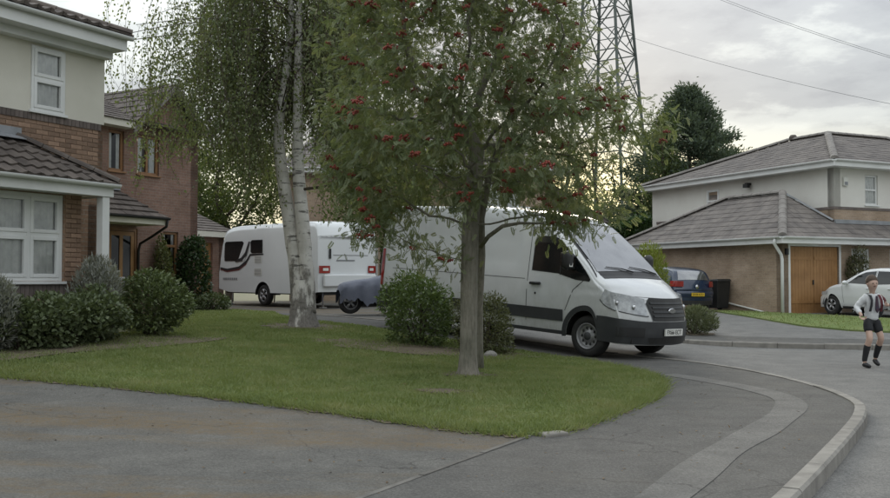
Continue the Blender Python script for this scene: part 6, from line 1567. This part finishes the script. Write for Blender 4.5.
for fm in (fingers(hand(wL, (0, -.05, -.065))[:3], (0, -.5, -.8), (1, 0, 0)), fingers(hand(wR, (-.065, -.035, .01))[:3], (-1, -.3, .1), (0, 0, -1))):
    tmp = fm.mesh('t', True); bmx.from_mesh(tmp); bpy.data.meshes.remove(tmp)
nose = MB().ell((-.032, -.180, 1.325), (.011, .016, .017), 8, 6); nose.ell((-.112, -.085, 1.34), (.012, .018, .026), 8, 6); nose.ell((.050, -.085, 1.34), (.012, .018, .026), 8, 6)
tmp = nose.mesh('t', True); bmx.from_mesh(tmp); bmx.to_mesh(bme); bmx.free()
bodyo = link('body', bme, skin_m, boy)
for f in bme.polygons: f.use_smooth = True
for x in (-.062, -.004): MB().ell((x, -.170, 1.350), (.012, .008, .007), 8, 6).build('eye', ink_black, boy, smooth=True)
MB().ell((-.030, -.160, 1.300), (.020, .006, .005), 8, 5).build('mouth', maroon, boy, smooth=True)
hr = MB(); rows = []
for i in range(9):
    th = R(4) + R(104) * i / 8; row = []
    for k in range(20):
        a = 2 * math.pi * k / 20; cut = 1 - .36 * max(0, -math.sin(a)) ** .8
        t2_ = th * cut; row.append((-.031 + .092 * math.sin(t2_) * math.cos(a), -.080 + .099 * math.sin(t2_) * math.sin(a), 1.372 + .120 * math.cos(t2_)))
    rows.append(row)
hr.grid(rows, True); hr.poly(rows[0]); hr.build('hair', hair_m, boy, smooth=True)
gr_ = lambda p, k: (p[0], p[1], p[2], p[3] + k)
q1, q2 = chainb([[(0, 0, .75, .118), (0, -.01, .83, .114), gr_(sp, .034), gr_(chs, .034), (-.004, -.045, 1.15, .062)], [gr_(chs, .034), gr_(sL, .014), gr_(eL, .02), gr_(wL, .012)], [gr_(chs, .034), gr_(sR, .014), gr_(eR, .02), gr_(wR, .012)]])
link('shirt', folds(skin_mesh('shirt', q1, q2), .007), shirt_m, boy)
mid = lambda a, b, t, r: tuple(a[i] + (b[i] - a[i]) * t for i in range(3)) + (r,)
q1, q2 = chainb([[(0, 0, .86, .106), (0, 0, .78, .112)], [(0, 0, .78, .112), gr_(hL, .026), mid(hL, kL, .72, .076)], [(0, 0, .78, .112), gr_(hR, .026), mid(hR, kR, .72, .076)]])
link('shorts', folds(skin_mesh('shorts', q1, q2), .006), shorts_m, boy)
for k_, c_, a_ in ((kL, cL, aL), (kR, cR, aR)):
    link('sock', skin_mesh('sock', [mid(k_, c_, .55, .052), gr_(c_, .006), gr_(a_, .008), (a_[0], a_[1], a_[2] - .04, .038)], [(0, 1), (1, 2), (2, 3)]), shorts_m, boy)
link('shoe', skin_mesh('shoe', [(-.13, .03, .045, .04), (-.13, -.03, .05, .044), (-.13, -.12, .035, .036), (-.13, -.175, .03, .028)], [(0, 1), (1, 2), (2, 3)]), shoe_m, boy)
link('shoe', skin_mesh('shoe', [(.165, .20, .125, .038), (.165, .165, .09, .044), (.165, .10, .048, .038), (.165, .055, .032, .028)], [(0, 1), (1, 2), (2, 3)]), shoe_m, boy)
MB().add([(-.012, -.168, 1.15), (.012, -.168, 1.15), (.030, -.185, .93), (.0, -.180, .88), (-.028, -.185, .93), (-.012, -.15, 1.15), (.012, -.15, 1.15), (.030, -.16, .93), (0, -.158, .88), (-.028, -.16, .93)], [(0, 1, 2, 3, 4), (9, 8, 7, 6, 5)] + [(i, (i + 1) % 5, 5 + (i + 1) % 5, 5 + i) for i in range(5)]).build('tie', tie_m, boy)
for sd in (-1, 1):
    MB().grid([[(sd * x + dx, y, z) for dx in (-.022, .022)] for x, y, z in ((.095, -.125, .90), (.090, -.160, 1.0), (.082, -.160, 1.08), (.078, -.115, 1.155), (.075, -.04, 1.19), (.075, .05, 1.15))]).build('strap', maroon if sd > 0 else shorts_m, boy, smooth=True)
bag = thing('school_bag', 'dark maroon and black school bag on the running child', 'bag', boy.location + Vector((.13, .10, 0)), R(8))
sb = MB()
for i in range(1): sb.ell((.03, .10, .98), (.17, .10, .22), 16, 12)
sb.build('bag_body', shorts_m, bag, smooth=True)
MB().ell((.06, .06, 1.04), (.15, .10, .13), 14, 10).build('bag_pocket', maroon, bag, smooth=True)
